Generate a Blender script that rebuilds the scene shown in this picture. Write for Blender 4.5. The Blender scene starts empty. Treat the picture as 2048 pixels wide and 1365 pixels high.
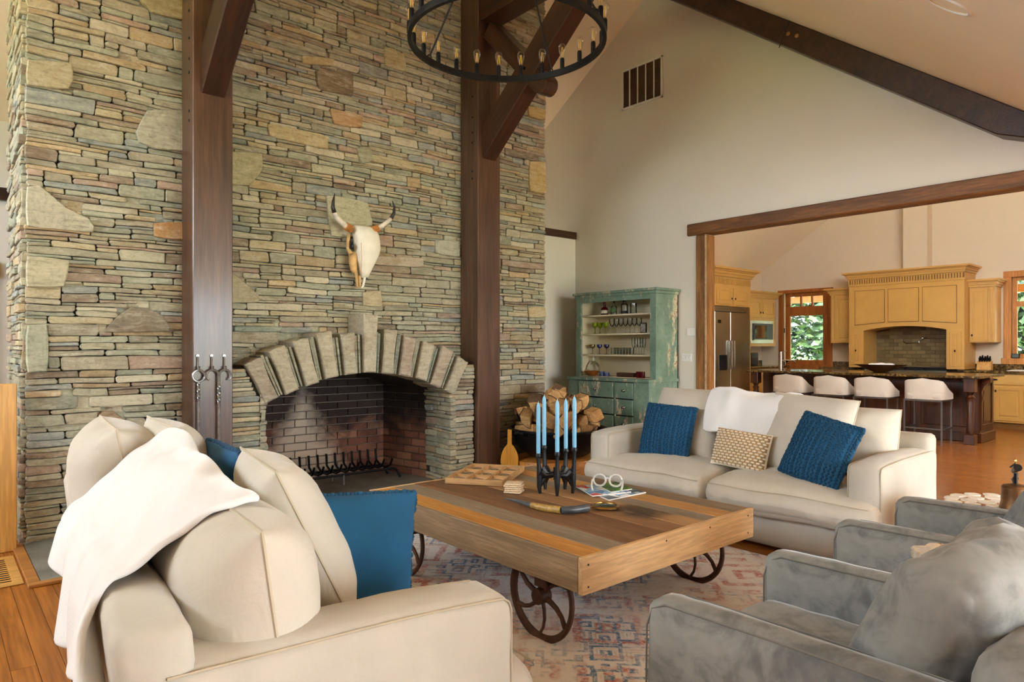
import bpy, bmesh, math, random
from mathutils import Vector, Matrix, noise
PI = math.pi
# ------------------------------------------------------------------ camera, world, light, exposure
S = bpy.context.scene
COL = S.collection
F, CX, HY, EYE = 1350.0, 1024.0, 695.0, 1.30            # focal length (px), centre column, horizon row, eye height
YAW = math.atan2(1566.0, F)                              # angle between the view and the fireplace wall (world X)
FW = Vector((math.cos(YAW), math.sin(YAW), 0))
RT = Vector((math.sin(YAW), -math.cos(YAW), 0))
cam_d = bpy.data.cameras.new('camera'); cam = bpy.data.objects.new('camera', cam_d); COL.objects.link(cam)
cam_d.sensor_width = 36.0; cam_d.lens = F / 2048.0 * 36.0
cam_d.shift_y = (HY - 682.5) / 2048.0
cam_d.clip_start = 0.05; cam_d.clip_end = 200
cam.location = (0, 0, EYE); cam.rotation_euler = (PI / 2, 0, YAW - PI / 2)
S.camera = cam
wd = bpy.data.worlds.new('world'); S.world = wd; wd.use_nodes = True
_bg = wd.node_tree.nodes['Background']
_bg.inputs[0].default_value = (0.80, 0.90, 1.0, 1); _bg.inputs[1].default_value = 8.0
sun_d = bpy.data.lights.new('sun', 'SUN'); sun_d.energy = 16.0; sun_d.angle = 0.02; sun_d.color = (1, .96, .9)
sun = bpy.data.objects.new('sun', sun_d); COL.objects.link(sun)
sun.rotation_euler = Vector((-0.12, 0.2, -1.0)).to_track_quat('-Z', 'Y').to_euler()
def portal(name, loc, rot, sx, sy):
    d = bpy.data.lights.new(name, 'AREA'); d.shape = 'RECTANGLE'; d.size = sx; d.size_y = sy
    d.cycles.is_portal = True
    o = bpy.data.objects.new(name, d); COL.objects.link(o); o.location = loc; o.rotation_euler = rot
portal('window_portal_garden', (4.2, -4.6, 1.28), (PI / 2, 0, 0), 5.4, 2.3)
portal('window_portal_gable', (-3.25, 4.4, 3.0), (0, -PI / 2, 0), 1.3, 4.9)  # portal over the added high openings of the end wall
S.view_settings.view_transform = 'Standard'; S.view_settings.look = 'None'
S.view_settings.gamma = 1.0; S.view_settings.use_curve_mapping = False
S.view_settings.exposure = 1.42
S.cycles.max_bounces = 10; S.cycles.diffuse_bounces = 6; S.cycles.transparent_max_bounces = 16

def ray(x, y): return RT * ((x - CX) / F) + FW + Vector((0, 0, (HY - y) / F))
EYEV = Vector((0, 0, EYE))
def onZ(x, y, h): d = ray(x, y); return EYEV + d * ((h - EYE) / d.z)
def onX(x, y, X): d = ray(x, y); return EYEV + d * (X / d.x)
def onY(x, y, Y): d = ray(x, y); return EYEV + d * (Y / d.y)

# ------------------------------------------------------------------ mesh helpers
class MB:
    def __init__(s): s.v = []; s.f = []; s.c = []; s.col = None
    def add(s, vs, fs, m=None):
        b = len(s.v)
        s.v += [tuple(m @ Vector(p)) for p in vs] if m is not None else [tuple(p) for p in vs]
        s.f += [tuple(i + b for i in f) for f in fs]; s.c += [s.col] * len(fs)
        return s
    def box(s, x0, x1, y0, y1, z0, z1, m=None):
        return s.add([(x0,y0,z0),(x1,y0,z0),(x1,y1,z0),(x0,y1,z0),(x0,y0,z1),(x1,y0,z1),(x1,y1,z1),(x0,y1,z1)],
                     [(0,3,2,1),(4,5,6,7),(0,1,5,4),(1,2,6,5),(2,3,7,6),(3,0,4,7)], m)
    def cyl(s, p0, p1, r0, r1=None, n=12): return s.tube([p0, p1], [r0, r0 if r1 is None else r1], n)
    def tube(s, path, r, n=8, closed=False, caps=True, flat=1.0):
        P = [Vector(p) for p in path]; k = len(P)
        R = list(r) if isinstance(r, (list, tuple)) else [r] * k
        T = []
        for i in range(k):
            a = P[(i - 1) % k] if (closed or i > 0) else P[i]
            b = P[(i + 1) % k] if (closed or i < k - 1) else P[i]
            t = b - a; T.append(t.normalized() if t.length > 1e-9 else Vector((0, 0, 1)))
        u = T[0].orthogonal().normalized(); vs = []
        for i in range(k):
            u = u - T[i] * u.dot(T[i])
            u = u.normalized() if u.length > 1e-6 else T[i].orthogonal().normalized()
            w = T[i].cross(u)
            for j in range(n):
                a = 2 * PI * j / n
                vs.append(P[i] + u * (math.cos(a) * R[i]) + w * (math.sin(a) * R[i] * flat))
        fs = []
        for i in range(k if closed else k - 1):
            i2 = (i + 1) % k
            for j in range(n):
                j2 = (j + 1) % n; fs.append((i*n+j, i*n+j2, i2*n+j2, i2*n+j))
        if caps and not closed:
            fs.append(tuple(range(n - 1, -1, -1))); fs.append(tuple((k - 1) * n + j for j in range(n)))
        return s.add(vs, fs)
    def lathe(s, prof, c=(0, 0, 0), n=20, m=None, caps=True):
        vs, fs = [], []; k = len(prof)
        for r, z in prof:
            for j in range(n):
                a = 2 * PI * j / n; vs.append((c[0] + r * math.cos(a), c[1] + r * math.sin(a), c[2] + z))
        for i in range(k - 1):
            for j in range(n):
                j2 = (j + 1) % n; fs.append((i*n+j, i*n+j2, (i+1)*n+j2, (i+1)*n+j))
        if caps: fs.append(tuple(range(n - 1, -1, -1))); fs.append(tuple((k - 1) * n + j for j in range(n)))
        return s.add(vs, fs, m)
    def prism(s, poly, axis, a0, a1, m=None):
        mk = {'x': lambda p, a: (a, p[0], p[1]), 'y': lambda p, a: (p[0], a, p[1]), 'z': lambda p, a: (p[0], p[1], a)}[axis]
        n = len(poly); vs = [mk(p, a0) for p in poly] + [mk(p, a1) for p in poly]
        fs = [tuple(range(n - 1, -1, -1)), tuple(range(n, 2 * n))] + [(i, (i+1) % n, n+(i+1) % n, n+i) for i in range(n)]
        return s.add(vs, fs, m)
    def ball(s, c, r, n=8, k=5, m=None):
        rx, ry, rz = r if isinstance(r, (tuple, list)) else (r, r, r)
        vs = [(c[0], c[1], c[2] - rz)]; fs = []
        for i in range(1, k):
            a = -PI / 2 + PI * i / k
            for j in range(n):
                b = 2 * PI * j / n
                vs.append((c[0]+rx*math.cos(a)*math.cos(b), c[1]+ry*math.cos(a)*math.sin(b), c[2]+rz*math.sin(a)))
        vs.append((c[0], c[1], c[2] + rz)); L = len(vs) - 1
        for j in range(n):
            j2 = (j + 1) % n
            fs.append((0, 1 + j2, 1 + j)); fs.append((L, L - n + j, L - n + j2))
            for i in range(k - 2): fs.append((1+i*n+j, 1+i*n+j2, 1+(i+1)*n+j2, 1+(i+1)*n+j))
        return s.add(vs, fs, m)
    def mesh(s, name, smooth=False, bevel=0.0, seg=1, fix=True, ang=35):
        me = bpy.data.meshes.new(name); me.from_pydata(s.v, [], s.f)
        if any(c is not None for c in s.c):
            at = me.color_attributes.new('col', 'FLOAT_COLOR', 'CORNER'); i = 0
            buf = []
            for f, c in zip(s.f, s.c): buf += list((c or (1, 1, 1)) + (1,)) * len(f)
            at.data.foreach_set('color', buf)
        if fix or bevel:
            bm = bmesh.new(); bm.from_mesh(me)
            if fix: bmesh.ops.recalc_face_normals(bm, faces=bm.faces)
            if bevel:
                es = [e for e in bm.edges if len(e.link_faces) == 2 and e.calc_face_angle(0) > math.radians(30)]
                bmesh.ops.bevel(bm, geom=es, offset=bevel, segments=seg, profile=.6, affect='EDGES', clamp_overlap=True)
            bm.to_mesh(me); bm.free()
        if smooth:
            me.polygons.foreach_set('use_smooth', [True] * len(me.polygons))
            if smooth != 'all':
                try: me.set_sharp_from_angle(angle=math.radians(ang))
                except Exception: pass
        me.update(); return me
    def build(s, name, mat, parent=None, world=False, smooth=False, bevel=0.0, seg=1, kind=None, label=None, fix=True, ang=35):
        if world and parent is not None:
            o = Vector((0, 0, 0)); q = parent
            while q: o += q.location; q = q.parent
            s.v = [(a - o.x, b - o.y, c - o.z) for a, b, c in s.v]
        return obj(name, s.mesh(name, smooth, bevel, seg, fix, ang), mat, parent, kind, label)
def obj(name, me, mat, parent=None, kind=None, label=None, mtx=None):
    if mat is not None and (not me.materials): me.materials.append(mat)
    o = bpy.data.objects.new(name, me); COL.objects.link(o); o.parent = parent
    if kind: o['kind'] = kind
    if label: o['label'] = label
    if mtx is not None: o.matrix_local = mtx
    return o
def tag(o, label, cat, group=None):
    o['label'] = label; o['category'] = cat
    if group: o['group'] = group
    return o
def thing(name, label, cat, loc=(0, 0, 0), rotz=0, group=None, rot=None):
    o = bpy.data.objects.new(name, None); COL.objects.link(o); o.empty_display_size = .1
    o.location = loc; o.rotation_euler = rot if rot else (0, 0, rotz)
    return tag(o, label, cat, group)
def copy_tree(o, parent=None, loc=None, rotz=None, label=None):
    c = o.copy(); COL.objects.link(c); c.parent = parent
    if loc is not None: c.location = loc
    if rotz is not None: c.rotation_euler = (0, 0, rotz)
    if label: c['label'] = label
    for ch in list(o.children): copy_tree(ch, c)
    return c
def struct(name, mb, mat, label=None, bevel=0, smooth=False):
    o = mb.build(name, mat, None, bevel=bevel, smooth=smooth); o['kind'] = 'structure'
    if label: o['label'] = label
    return o
def soft_box(sx, sy, sz, r, bulge=(0, 0, 0), step=.035, wr=0.0, fr=6.0, seed=0, fn=None):
    """rounded, puffed box centred on the origin -> MB; fn(p) may deform each point further"""
    nx, ny, nz = [max(4, int(round(a / step))) for a in (sx, sy, sz)]
    vid, vs, fs = {}, [], []
    def dist(i, n): # denser near the edges
        t = i / n * 2 - 1; return math.sin(t * PI / 2) * .55 + t * .45
    def P(i, j, k):
        key = (i, j, k)
        if key in vid: return vid[key]
        u, v, w = dist(i, nx), dist(j, ny), dist(k, nz)
        p = Vector((u * sx / 2, v * sy / 2, w * sz / 2))
        q = Vector([max(-(a/2 - r), min(a/2 - r, b)) for a, b in zip((sx, sy, sz), p)])
        d = p - q; nrm = d.normalized() if d.length > 1e-7 else Vector((0, 0, 1))
        p = q + nrm * r
        b = Vector((u*abs(u) * bulge[0] * (1 - v*v) * (1 - w*w), v*abs(v) * bulge[1] * (1 - u*u) * (1 - w*w), w*abs(w) * bulge[2] * (1 - u*u) * (1 - v*v)))
        p = p + b
        if wr:
            s = Vector((seed * 3.1, seed * 1.7, seed * 2.3))
            n1 = noise.noise(p * fr + s) + .5 * noise.noise(p * fr * 2.3 + s)
            edge = max(abs(u), abs(v), abs(w)); n2 = abs(noise.noise(Vector((p.x * fr * 3, p.y * fr * 3, p.z * fr * .8)) + s))
            p = p + nrm * (wr * n1 - wr * 1.2 * (1 - min(1, n2 * 3)) * .6)
        if fn: p = fn(p, u, v, w)
        vid[key] = len(vs); vs.append(p); return vid[key]
    for (A, B, mk) in ((nx, ny, lambda a, b, e: (a, b, e * nz)), (ny, nz, lambda a, b, e: (e * nx, a, b)), (nz, nx, lambda a, b, e: (b, e * ny, a))):
        for a in range(A):
            for b in range(B):
                q0 = [P(*mk(a+i, b+j, 0)) for i, j in ((0,0),(0,1),(1,1),(1,0))]; fs.append(tuple(q0))
                q1 = [P(*mk(a+i, b+j, 1)) for i, j in ((0,0),(1,0),(1,1),(0,1))]; fs.append(tuple(q1))
    m = MB(); m.add(vs, fs); return m
def pillow(w, h, t, n=26, pw=2.4, ears=.06, wr=.004, seed=0, fr=7):
    """knife-edged cushion standing in local x (width) / z (height), thickness along y"""
    vs, fs = [], []
    s = Vector((seed * 1.3, seed * 2.1, seed * .7))
    def pt(u, v, side):
        e = max(0, (1 - abs(u) ** pw)) ** .55 * max(0, (1 - abs(v) ** pw)) ** .55
        pin = 1 - ears * ((1 - v*v) * abs(u) + (1 - u*u) * abs(v)) * (abs(u) ** 4 + abs(v) ** 4) * .5
        x, z = u * w / 2 * pin, v * h / 2 * pin
        nn = noise.noise(Vector((x * fr, z * fr, side * 2)) + s) * wr + noise.noise(Vector((x * fr * 2.6, z * fr * 2.6, side)) + s) * wr * .6
        return Vector((x, side * (t / 2 * e + nn * (e > .05)), z))
    q = [math.sin((i / n * 2 - 1) * PI / 2) for i in range(n + 1)]
    for side in (1, -1):
        b = len(vs)
        for j in range(n + 1):
            for i in range(n + 1): vs.append(pt(q[i], q[j], side))
        for j in range(n):
            for i in range(n):
                a = b + j * (n + 1) + i; f = (a, a + 1, a + n + 2, a + n + 1); fs.append(f if side < 0 else f[::-1])
    m = MB(); m.add(vs, fs); m.pt = pt; return m

# ------------------------------------------------------------------ materials
def C(r, g, b): return tuple(((c / 255) / 12.92 if c / 255 <= .04045 else ((c / 255 + .055) / 1.055) ** 2.4) for c in (r, g, b))
class NT:
    def __init__(s, name):
        s.m = bpy.data.materials.new(name); s.m.use_nodes = True; s.t = s.m.node_tree; s.N = s.t.nodes
        s.b = s.N['Principled BSDF']; s.out = s.N['Material Output']
    def n(s, typ, ins=None, **kw):
        d = s.N.new(typ)
        for k, v in kw.items(): setattr(d, k, v)
        for k, v in (ins or {}).items(): s.set(d.inputs[k], v)
        return d
    def set(s, sock, v):
        if isinstance(v, bpy.types.NodeSocket): s.t.links.new(v, sock)
        elif isinstance(v, (tuple, list)) and len(v) == 3 and sock.type == 'RGBA': sock.default_value = (*v, 1)
        else: sock.default_value = v
    def coord(s, kind='Object', scale=(1, 1, 1), rot=(0, 0, 0), loc=(0, 0, 0)):
        tc = s.n('ShaderNodeTexCoord'); mp = s.n('ShaderNodeMapping', {'Vector': tc.outputs[kind], 'Scale': scale, 'Rotation': rot, 'Location': loc}); return mp.outputs[0]
    def pos(s, scale=(1, 1, 1)):
        g = s.n('ShaderNodeNewGeometry'); return s.n('ShaderNodeMapping', {'Vector': g.outputs['Position'], 'Scale': scale}).outputs[0]
    def noise(s, vec, scale, detail=4, rough=.55, dist=0.0):
        return s.n('ShaderNodeTexNoise', {'Vector': vec, 'Scale': scale, 'Detail': detail, 'Roughness': rough, 'Distortion': dist}).outputs[0]
    def ramp(s, fac, stops, interp='LINEAR'):
        r = s.n('ShaderNodeValToRGB', {'Fac': fac}); e = r.color_ramp.elements; r.color_ramp.interpolation = interp
        while len(e) < len(stops): e.new(.5)
        for i, (p, c) in enumerate(stops):
            e[i].position = p; e[i].color = (*(c if isinstance(c, (tuple, list)) else (c, c, c)), 1)
        return r.outputs[0]
    def mix(s, fac, a, b, mode='MIX'):
        d = s.n('ShaderNodeMix', data_type='RGBA', blend_type=mode)
        s.set(d.inputs[0], fac); s.set(d.inputs[6], a); s.set(d.inputs[7], b); return d.outputs[2]
    def math(s, op, a, b=0.0, c=None, clamp=False):
        d = s.n('ShaderNodeMath', operation=op, use_clamp=clamp); s.set(d.inputs[0], a); s.set(d.inputs[1], b)
        if c is not None: s.set(d.inputs[2], c)
        return d.outputs[0]
    def bump(s, h, strength=.3, dist=.01, prev=None):
        d = s.n('ShaderNodeBump', {'Height': h, 'Strength': strength, 'Distance': dist})
        if prev is not None: s.set(d.inputs['Normal'], prev)
        return d.outputs[0]
    def done(s, **kw):
        for k, v in kw.items(): s.set(s.b.inputs[k.replace('_', ' ')], v)
        return s.m
def plain(name, col, rough=.5, metal=0, var=.12, scale=8, bs=0.0, bscale=60, bdist=.002, **kw):
    t = NT(name); v = t.coord()
    n = t.noise(v, scale, 3)
    c = t.mix(t.ramp(n, [(.3, 0.0), (.7, 1.0)]), tuple(x * (1 - var) for x in col), tuple(min(1, x * (1 + var)) for x in col))
    a = dict(Base_Color=c, Roughness=rough, Metallic=metal)
    if bs: a['Normal'] = t.bump(t.noise(v, bscale, 4), bs, bdist)
    a.update(kw); return t.done(**a)
def wood(name, c0, c1, axis=0, rough=.45, grain=14, stretch=12, knots=.25, bs=.15, rnd=.25, coat=0.0, spec=.5, knotc=None):
    """grain runs along local axis (0 x, 1 y, 2 z)"""
    t = NT(name); sc = [1, 1, 1]; sc[axis] = 1 / stretch
    off = t.n('ShaderNodeObjectInfo').outputs['Random']; isl = t.n('ShaderNodeNewGeometry').outputs['Random Per Island']
    tc = t.n('ShaderNodeTexCoord').outputs['Object']
    sh = t.n('ShaderNodeCombineXYZ', {0: t.math('MULTIPLY', off, 17.0), 1: t.math('MULTIPLY', isl, 23.0), 2: t.math('MULTIPLY', off, 9.0)}).outputs[0]
    v = t.n('ShaderNodeVectorMath', {0: tc, 1: sh}, operation='ADD').outputs[0]
    v = t.n('ShaderNodeMapping', {'Vector': v, 'Scale': sc}).outputs[0]
    n1 = t.noise(v, grain, 6, .65, .6); n2 = t.noise(v, grain * 6, 3, .5)
    c = t.mix(t.ramp(n1, [(.32, 0.0), (.68, 1.0)]), c0, c1)
    c = t.mix(t.math('MULTIPLY', t.ramp(n2, [(.42, 1.0), (.62, 0.0)]), .35), c, tuple(x * .45 for x in c0))
    if knots:
        sk = [1, 1, 1]; sk[axis] = .35
        k = t.n('ShaderNodeTexVoronoi', {'Vector': t.n('ShaderNodeMapping', {'Vector': tc, 'Scale': sk}).outputs[0], 'Scale': 2.2})
        c = t.mix(t.math('MULTIPLY', t.ramp(k.outputs['Distance'], [(.03, 1.0), (.11, 0.0)]), knots), c, knotc or tuple(x * .3 for x in c0))
    r = t.math('MULTIPLY_ADD', t.math('FRACT', t.math('ADD', off, isl)), 2 * rnd, 1 - rnd)
    c = t.mix(1.0, c, t.n('ShaderNodeCombineColor', {0: r, 1: r, 2: r}).outputs[0], 'MULTIPLY')
    return t.done(Base_Color=c, Roughness=rough, Normal=t.bump(t.math('ADD', n1, n2), bs, .004), Coat_Weight=coat, Coat_Roughness=.15, Specular_IOR_Level=spec)
M = {}
M['wall'] = plain('wall_paint', C(224, 217, 203), .75, var=.015, scale=2, bs=.05, bscale=140)
M['ceil'] = plain('ceiling_paint', C(244, 230, 204), .8, var=.015, scale=2)
M['beam'] = wood('dark_beam', C(44, 24, 14), C(82, 48, 28), 0, .42, 9, 14, .35, .2, .08, coat=.12)
M['post'] = wood('post_timber', C(66, 40, 26), C(106, 74, 54), 2, .4, 10, 16, .4, .12, .05, coat=.35)
M['header'] = wood('rustic_header', C(88, 54, 26), C(150, 98, 48), 1, .55, 10, 10, .6, .5, .08)
M['rpost'] = wood('rustic_post', C(108, 68, 30), C(176, 122, 62), 2, .55, 12, 10, .6, .55, .08)
M['oak'] = wood('orange_casing', C(150, 84, 32), C(188, 112, 48), 2, .4, 10, 14, .3, .1, .06)
M['pine'] = wood('pine', C(206, 150, 76), C(230, 180, 104), 2, .42, 9, 14, .5, .08, .05)
M['floor'] = wood('floor_plank', C(136, 76, 24), C(184, 114, 44), 1, .27, 10, 16, .1, .04, .16, coat=.25)
M['dkwood'] = wood('island_wood', C(52, 24, 10), C(96, 50, 22), 2, .35, 9, 12, .1, .1, .05, coat=.2)
M['trimwood'] = wood('hearth_trim', C(164, 106, 52), C(196, 136, 72), 0, .4, 10, 12, .1, .1, .1)
M['iron'] = plain('black_iron', C(26, 26, 28), .45, .6, .2, 14, .2, 60)
M['forged'] = plain('forged_steel', C(150, 148, 146), .35, .8, .35, 30, .3, 50)
M['steel'] = plain('steel', C(170, 168, 164), .25, 1, .05, 6)
M['chrome'] = plain('chrome', C(215, 215, 215), .12, 1, .03, 6)
M['brass'] = plain('brass', C(186, 148, 84), .25, 1, .1, 30)
M['slate'] = plain('hearth_slate', C(122, 120, 112), .55, 0, .3, 5, .4, 12, .006)
M['mortar'] = plain('dark_mortar', C(44, 38, 30), .9, 0, .3, 20, .4, 60)
M['white'] = plain('white_plastic', C(232, 230, 224), .4, 0, .02)
M['black'] = plain('black_plastic', C(18, 18, 20), .3, 0, .1)
M['yellow'] = plain('mustard_paint', C(206, 160, 84), .42, 0, .05, 4, .05, 40)
M['yellowdk'] = plain('mustard_groove', C(120, 82, 34), .5, 0, .1, 8)
M['bronze'] = plain('dark_bronze', C(42, 30, 22), .4, .7, .2, 20)
def mk_glass(name, tint=(1, 1, 1), gl=.12, dens=0.0, col=None):
    t = NT(name); t.N.remove(t.b)  # casing wood again, lighter so its colour carries the daylight
    fr = t.n('ShaderNodeFresnel', {'IOR': 1.45})
    tr = t.n('ShaderNodeBsdfTransparent', {'Color': tint}); g = t.n('ShaderNodeBsdfGlossy', {'Roughness': .03})
    base = tr.outputs[0]
    if dens:
        d = t.n('ShaderNodeBsdfDiffuse', {'Color': col or tint}); mx = t.n('ShaderNodeMixShader', {0: dens, 1: base, 2: d.outputs[0]}); base = mx.outputs[0]
    mx = t.n('ShaderNodeMixShader', {0: t.math('MULTIPLY', fr.outputs[0], 1.0 if gl >= .1 else gl * 8), 1: base, 2: g.outputs[0]})
    t.t.links.new(mx.outputs[0], t.out.inputs[0]); return t.m
M['glass'] = mk_glass('clear_glass', (.96, .98, .97))
M['gglass'] = mk_glass('green_glass', C(170, 200, 40), dens=.35, col=C(170, 196, 30))
M['bglass'] = mk_glass('blue_glass', C(70, 80, 170), dens=.5, col=C(60, 66, 150))
M['yglass'] = mk_glass('amber_glass', C(200, 170, 90), dens=.4, col=C(190, 160, 80))
M['pglass'] = mk_glass('plum_glass', C(80, 60, 90), dens=.55, col=C(60, 50, 80))
M['rglass'] = mk_glass('red_glass', C(110, 20, 22), dens=.6, col=C(100, 16, 20))
M['bulb'] = mk_glass('bulb_glass', (.99, .98, .95), .05)
M['filament'] = plain('filament', C(236, 196, 96), .4, .2, .05)
# stone: per-stone colour attribute with grain, lichen and rust patches
t = NT('ledge_stone'); v = t.coord('Object')
at = t.n('ShaderNodeVertexColor', layer_name='col').outputs[0]
n1 = t.noise(v, 7, 6, .6); n2 = t.noise(v, 45, 5, .6); n3 = t.noise(v, 3.1, 4, .6); n4 = t.noise(t.coord('Object', (1, 1, 4.5)), 9, 6, .7, .5)
c = t.mix(t.ramp(n1, [(.3, 0.0), (.72, .55)]), at, t.mix(.5, at, C(196, 190, 164)))
c = t.mix(t.math('MULTIPLY', t.ramp(n3, [(.58, 0.0), (.7, 1.0)]), .35), c, C(126, 92, 58))
c = t.mix(t.math('MULTIPLY', t.ramp(n4, [(.5, 0.0), (.68, 1.0)]), .45), c, C(206, 200, 180))
c = t.mix(t.math('MULTIPLY', t.ramp(n4, [(.32, 1.0), (.46, 0.0)]), .5), c, t.mix(.7, at, C(52, 44, 36)))
c = t.mix(t.ramp(n2, [(.25, .5), (.5, 0.0)]), c, t.mix(.6, at, (0.02, .018, .014)))
M['stone'] = t.done(Base_Color=c, Roughness=.86, Normal=t.bump(n2, .55, .008, t.bump(n1, .5, .02)))
# fire bricks with soot shaped like a plume on the firebox back
t = NT('fire_brick'); p = t.pos(); g = t.n('ShaderNodeSeparateXYZ', {0: p})
rnd = t.n('ShaderNodeObjectInfo').outputs['Random']
base = t.mix(t.ramp(rnd, [(0, 0.0), (1, 1.0)]), C(120, 72, 54), C(158, 112, 86))
n1 = t.noise(p, 3.2, 5, .65, .8); n2 = t.noise(p, 30, 4)
hgt = t.math('ADD', g.outputs[2], t.math('MULTIPLY', n1, .75))
soot = t.ramp(hgt, [(.72, 0.0), (1.2, 1.0)])
dx = t.math('ABSOLUTE', t.math('SUBTRACT', g.outputs[0], 2.72))
ash = t.math('MULTIPLY', t.ramp(t.math('ADD', t.math('MULTIPLY', dx, 1.25), t.math('ADD', t.math('MULTIPLY', g.outputs[2], .75), t.math('MULTIPLY', n1, .5))), [(.7, 1.0), (1.12, 0.0)]), t.ramp(g.outputs[1], [(.0, 0.0), (.01, 1.0)]))
c = t.mix(t.math('MULTIPLY', soot, .93), base, C(24, 18, 14))
c = t.mix(t.ramp(n1, [(.45, 0.0), (.75, .5)]), c, C(52, 40, 34))
c = t.mix(t.math('MULTIPLY', ash, .8), c, C(206, 190, 168))
M['brick'] = t.done(Base_Color=c, Roughness=.9, Normal=t.bump(n2, .5, .006))
M['bmortar'] = plain('brick_mortar', C(118, 104, 92), .9, 0, .3, 6, .3, 80)
# fabrics
def fabric(name, col, rough=.9, weave=420, var=.06, sheen=.2, vs=5, bs=.25, wrk=.0):
    t = NT(name); v = t.coord('Object'); n1 = t.noise(v, vs, 4); w = t.noise(v, weave, 2)
    c = t.mix(t.ramp(n1, [(.3, 0.0), (.7, 1.0)]), tuple(x * (1 - var) for x in col), tuple(min(1, x * (1 + var)) for x in col))
    return t.done(Base_Color=c, Roughness=rough, Sheen_Weight=sheen, Sheen_Roughness=.5, Normal=t.bump(w, bs, .0015, t.bump(t.noise(v, 11, 3, .5, 1.6), wrk, .012, t.bump(n1, .2, .01))))
M['linen'] = fabric('sofa_linen', C(188, 181, 168), wrk=.22)
M['linen2'] = fabric('cushion_linen', C(194, 186, 172), wrk=.3)
M['seam'] = fabric('seam_linen', C(184, 172, 148))
M['stoolfab'] = fabric('stool_fabric', C(196, 186, 174))
M['fleece'] = fabric('white_fleece', C(224, 223, 223), .95, 160, .02, .5, 9, .5)
M['blue'] = fabric('blue_cloth', C(4, 78, 116), .85, 300, .12, .05)
M['knit'] = fabric('blue_knit', C(2, 64, 94), .9, 260, .2, .08, 40)
M['jute'] = fabric('jute', C(176, 142, 98), .95, 200, .25, .1, 60)
M['cotton'] = fabric('cotton_strand', C(232, 220, 198), .95, 200, .08, .1, 60)
t = NT('grey_velvet'); v = t.coord('Object')
n1 = t.noise(v, 4.2, 5, .6, 1.2); n2 = t.noise(v, 13, 4, .6, .8)
f = t.math('ADD', t.math('MULTIPLY', n1, .7), t.math('MULTIPLY', n2, .3))
c = t.mix(t.ramp(f, [(.38, 0.0), (.46, .3), (.52, .7), (.64, 1.0)]), C(88, 89, 88), C(136, 136, 132))
M['velvet'] = t.done(Base_Color=c, Roughness=.75, Sheen_Weight=.3, Sheen_Roughness=.35, Normal=t.bump(n2, .1, .01))
M['velvetseam'] = fabric('velvet_seam', C(108, 106, 100))
# ------------------------------------------------------------------ room shell
XG, YW, YP = 6.72, 5.45, 6.46          # gable wall plane, chimney face plane, partition plane
RIDGE = (5.0, 5.82); BEND = (.6, 2.575); EAVE = (-4.5, 2.5)
floor = struct('floor', MB().box(-3.2, 13.7, -4.6, 8.5, -.2, -.018), M['mortar'], 'polished orange hardwood plank floor')
random.seed(3)
pl = []
w = .088; i = 0; x = -3.1
while x < 13.5:
    y = -4.5 - random.random() * 1.5
    while y < 8.4:
        L = random.uniform(.9, 2.2); y0, y1 = max(y, -4.5), min(y + L, 8.4)
        if y1 - y0 > .05: pl.append((x, y0, y1))
        y += L
    x += w
def proj(p):
    d = Vector(p) - EYEV; z = d.dot(FW)
    return (CX + F * d.dot(RT) / z, HY - F * d.z / z, z) if z > .2 else (-9999, -9999, .2)
def score(q):
    x0, y0, y1 = q; s = 0
    for k in range(5):
        px, py, z = proj((x0 + w / 2, y0 + (y1 - y0) * (k + .5) / 5, 0))
        if (px < 170 and 1075 < py < 1365 and px > 0) or (1880 < px < 2048 and 830 < py < 1010) or (1380 < px < 1560 and 780 < py < 1000): s += (y1 - y0) / z ** 2
    return s
pl.sort(key=score, reverse=True)
meshes = {}; rest = MB()
for k, (x0, y0, y1) in enumerate(pl):
    L = y1 - y0
    if k < 290 and score((x0, y0, y1)) > 0:
        q = max(.1, round(L, 1))
        if q not in meshes: meshes[q] = MB().box(0, w - .0016, 0, 1.0, -.018, 0).mesh('plank', bevel=.0012)
        o = obj('plank', meshes[q], M['floor'], floor); o.location = (x0, y0, 0); o.scale = (1, L - .0016, 1)
    else: rest.box(x0, x0 + w - .0016, y0, y1 - .0016, -.018, 0)
rest.build('plank_field', M['floor'], floor, kind='stuff', fix=False)
# ceilings
def zceil(y): return RIDGE[1] + (y - RIDGE[0]) * (RIDGE[1] - BEND[1]) / (RIDGE[0] - BEND[0]) if y < RIDGE[0] else RIDGE[1] - .667 * (y - RIDGE[0])
cl = [EAVE, BEND, RIDGE, (8.6, zceil(8.6)), (8.6, zceil(8.6) + .2), (RIDGE[0], RIDGE[1] + .2), (BEND[0], BEND[1] + .2), (EAVE[0], EAVE[1] + .2)]
struct('ceiling', MB().prism(cl, 'x', -3.3, XG + .15), M['ceil'], 'cream sloping cathedral ceiling')
kz = lambda y: 2.9 + .667 * (7.5 - y)
kc = [(7.7, kz(7.7)), (4.0, kz(4.0)), (-4.5, 2.55), (-4.5, 2.8), (4.0, kz(4.0) + .15), (7.7, kz(7.7) + .15)]
struct('ceiling_kitchen', MB().prism(kc, 'x', XG + .15, 13.75), M['ceil'], 'sloping kitchen ceiling')
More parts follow.
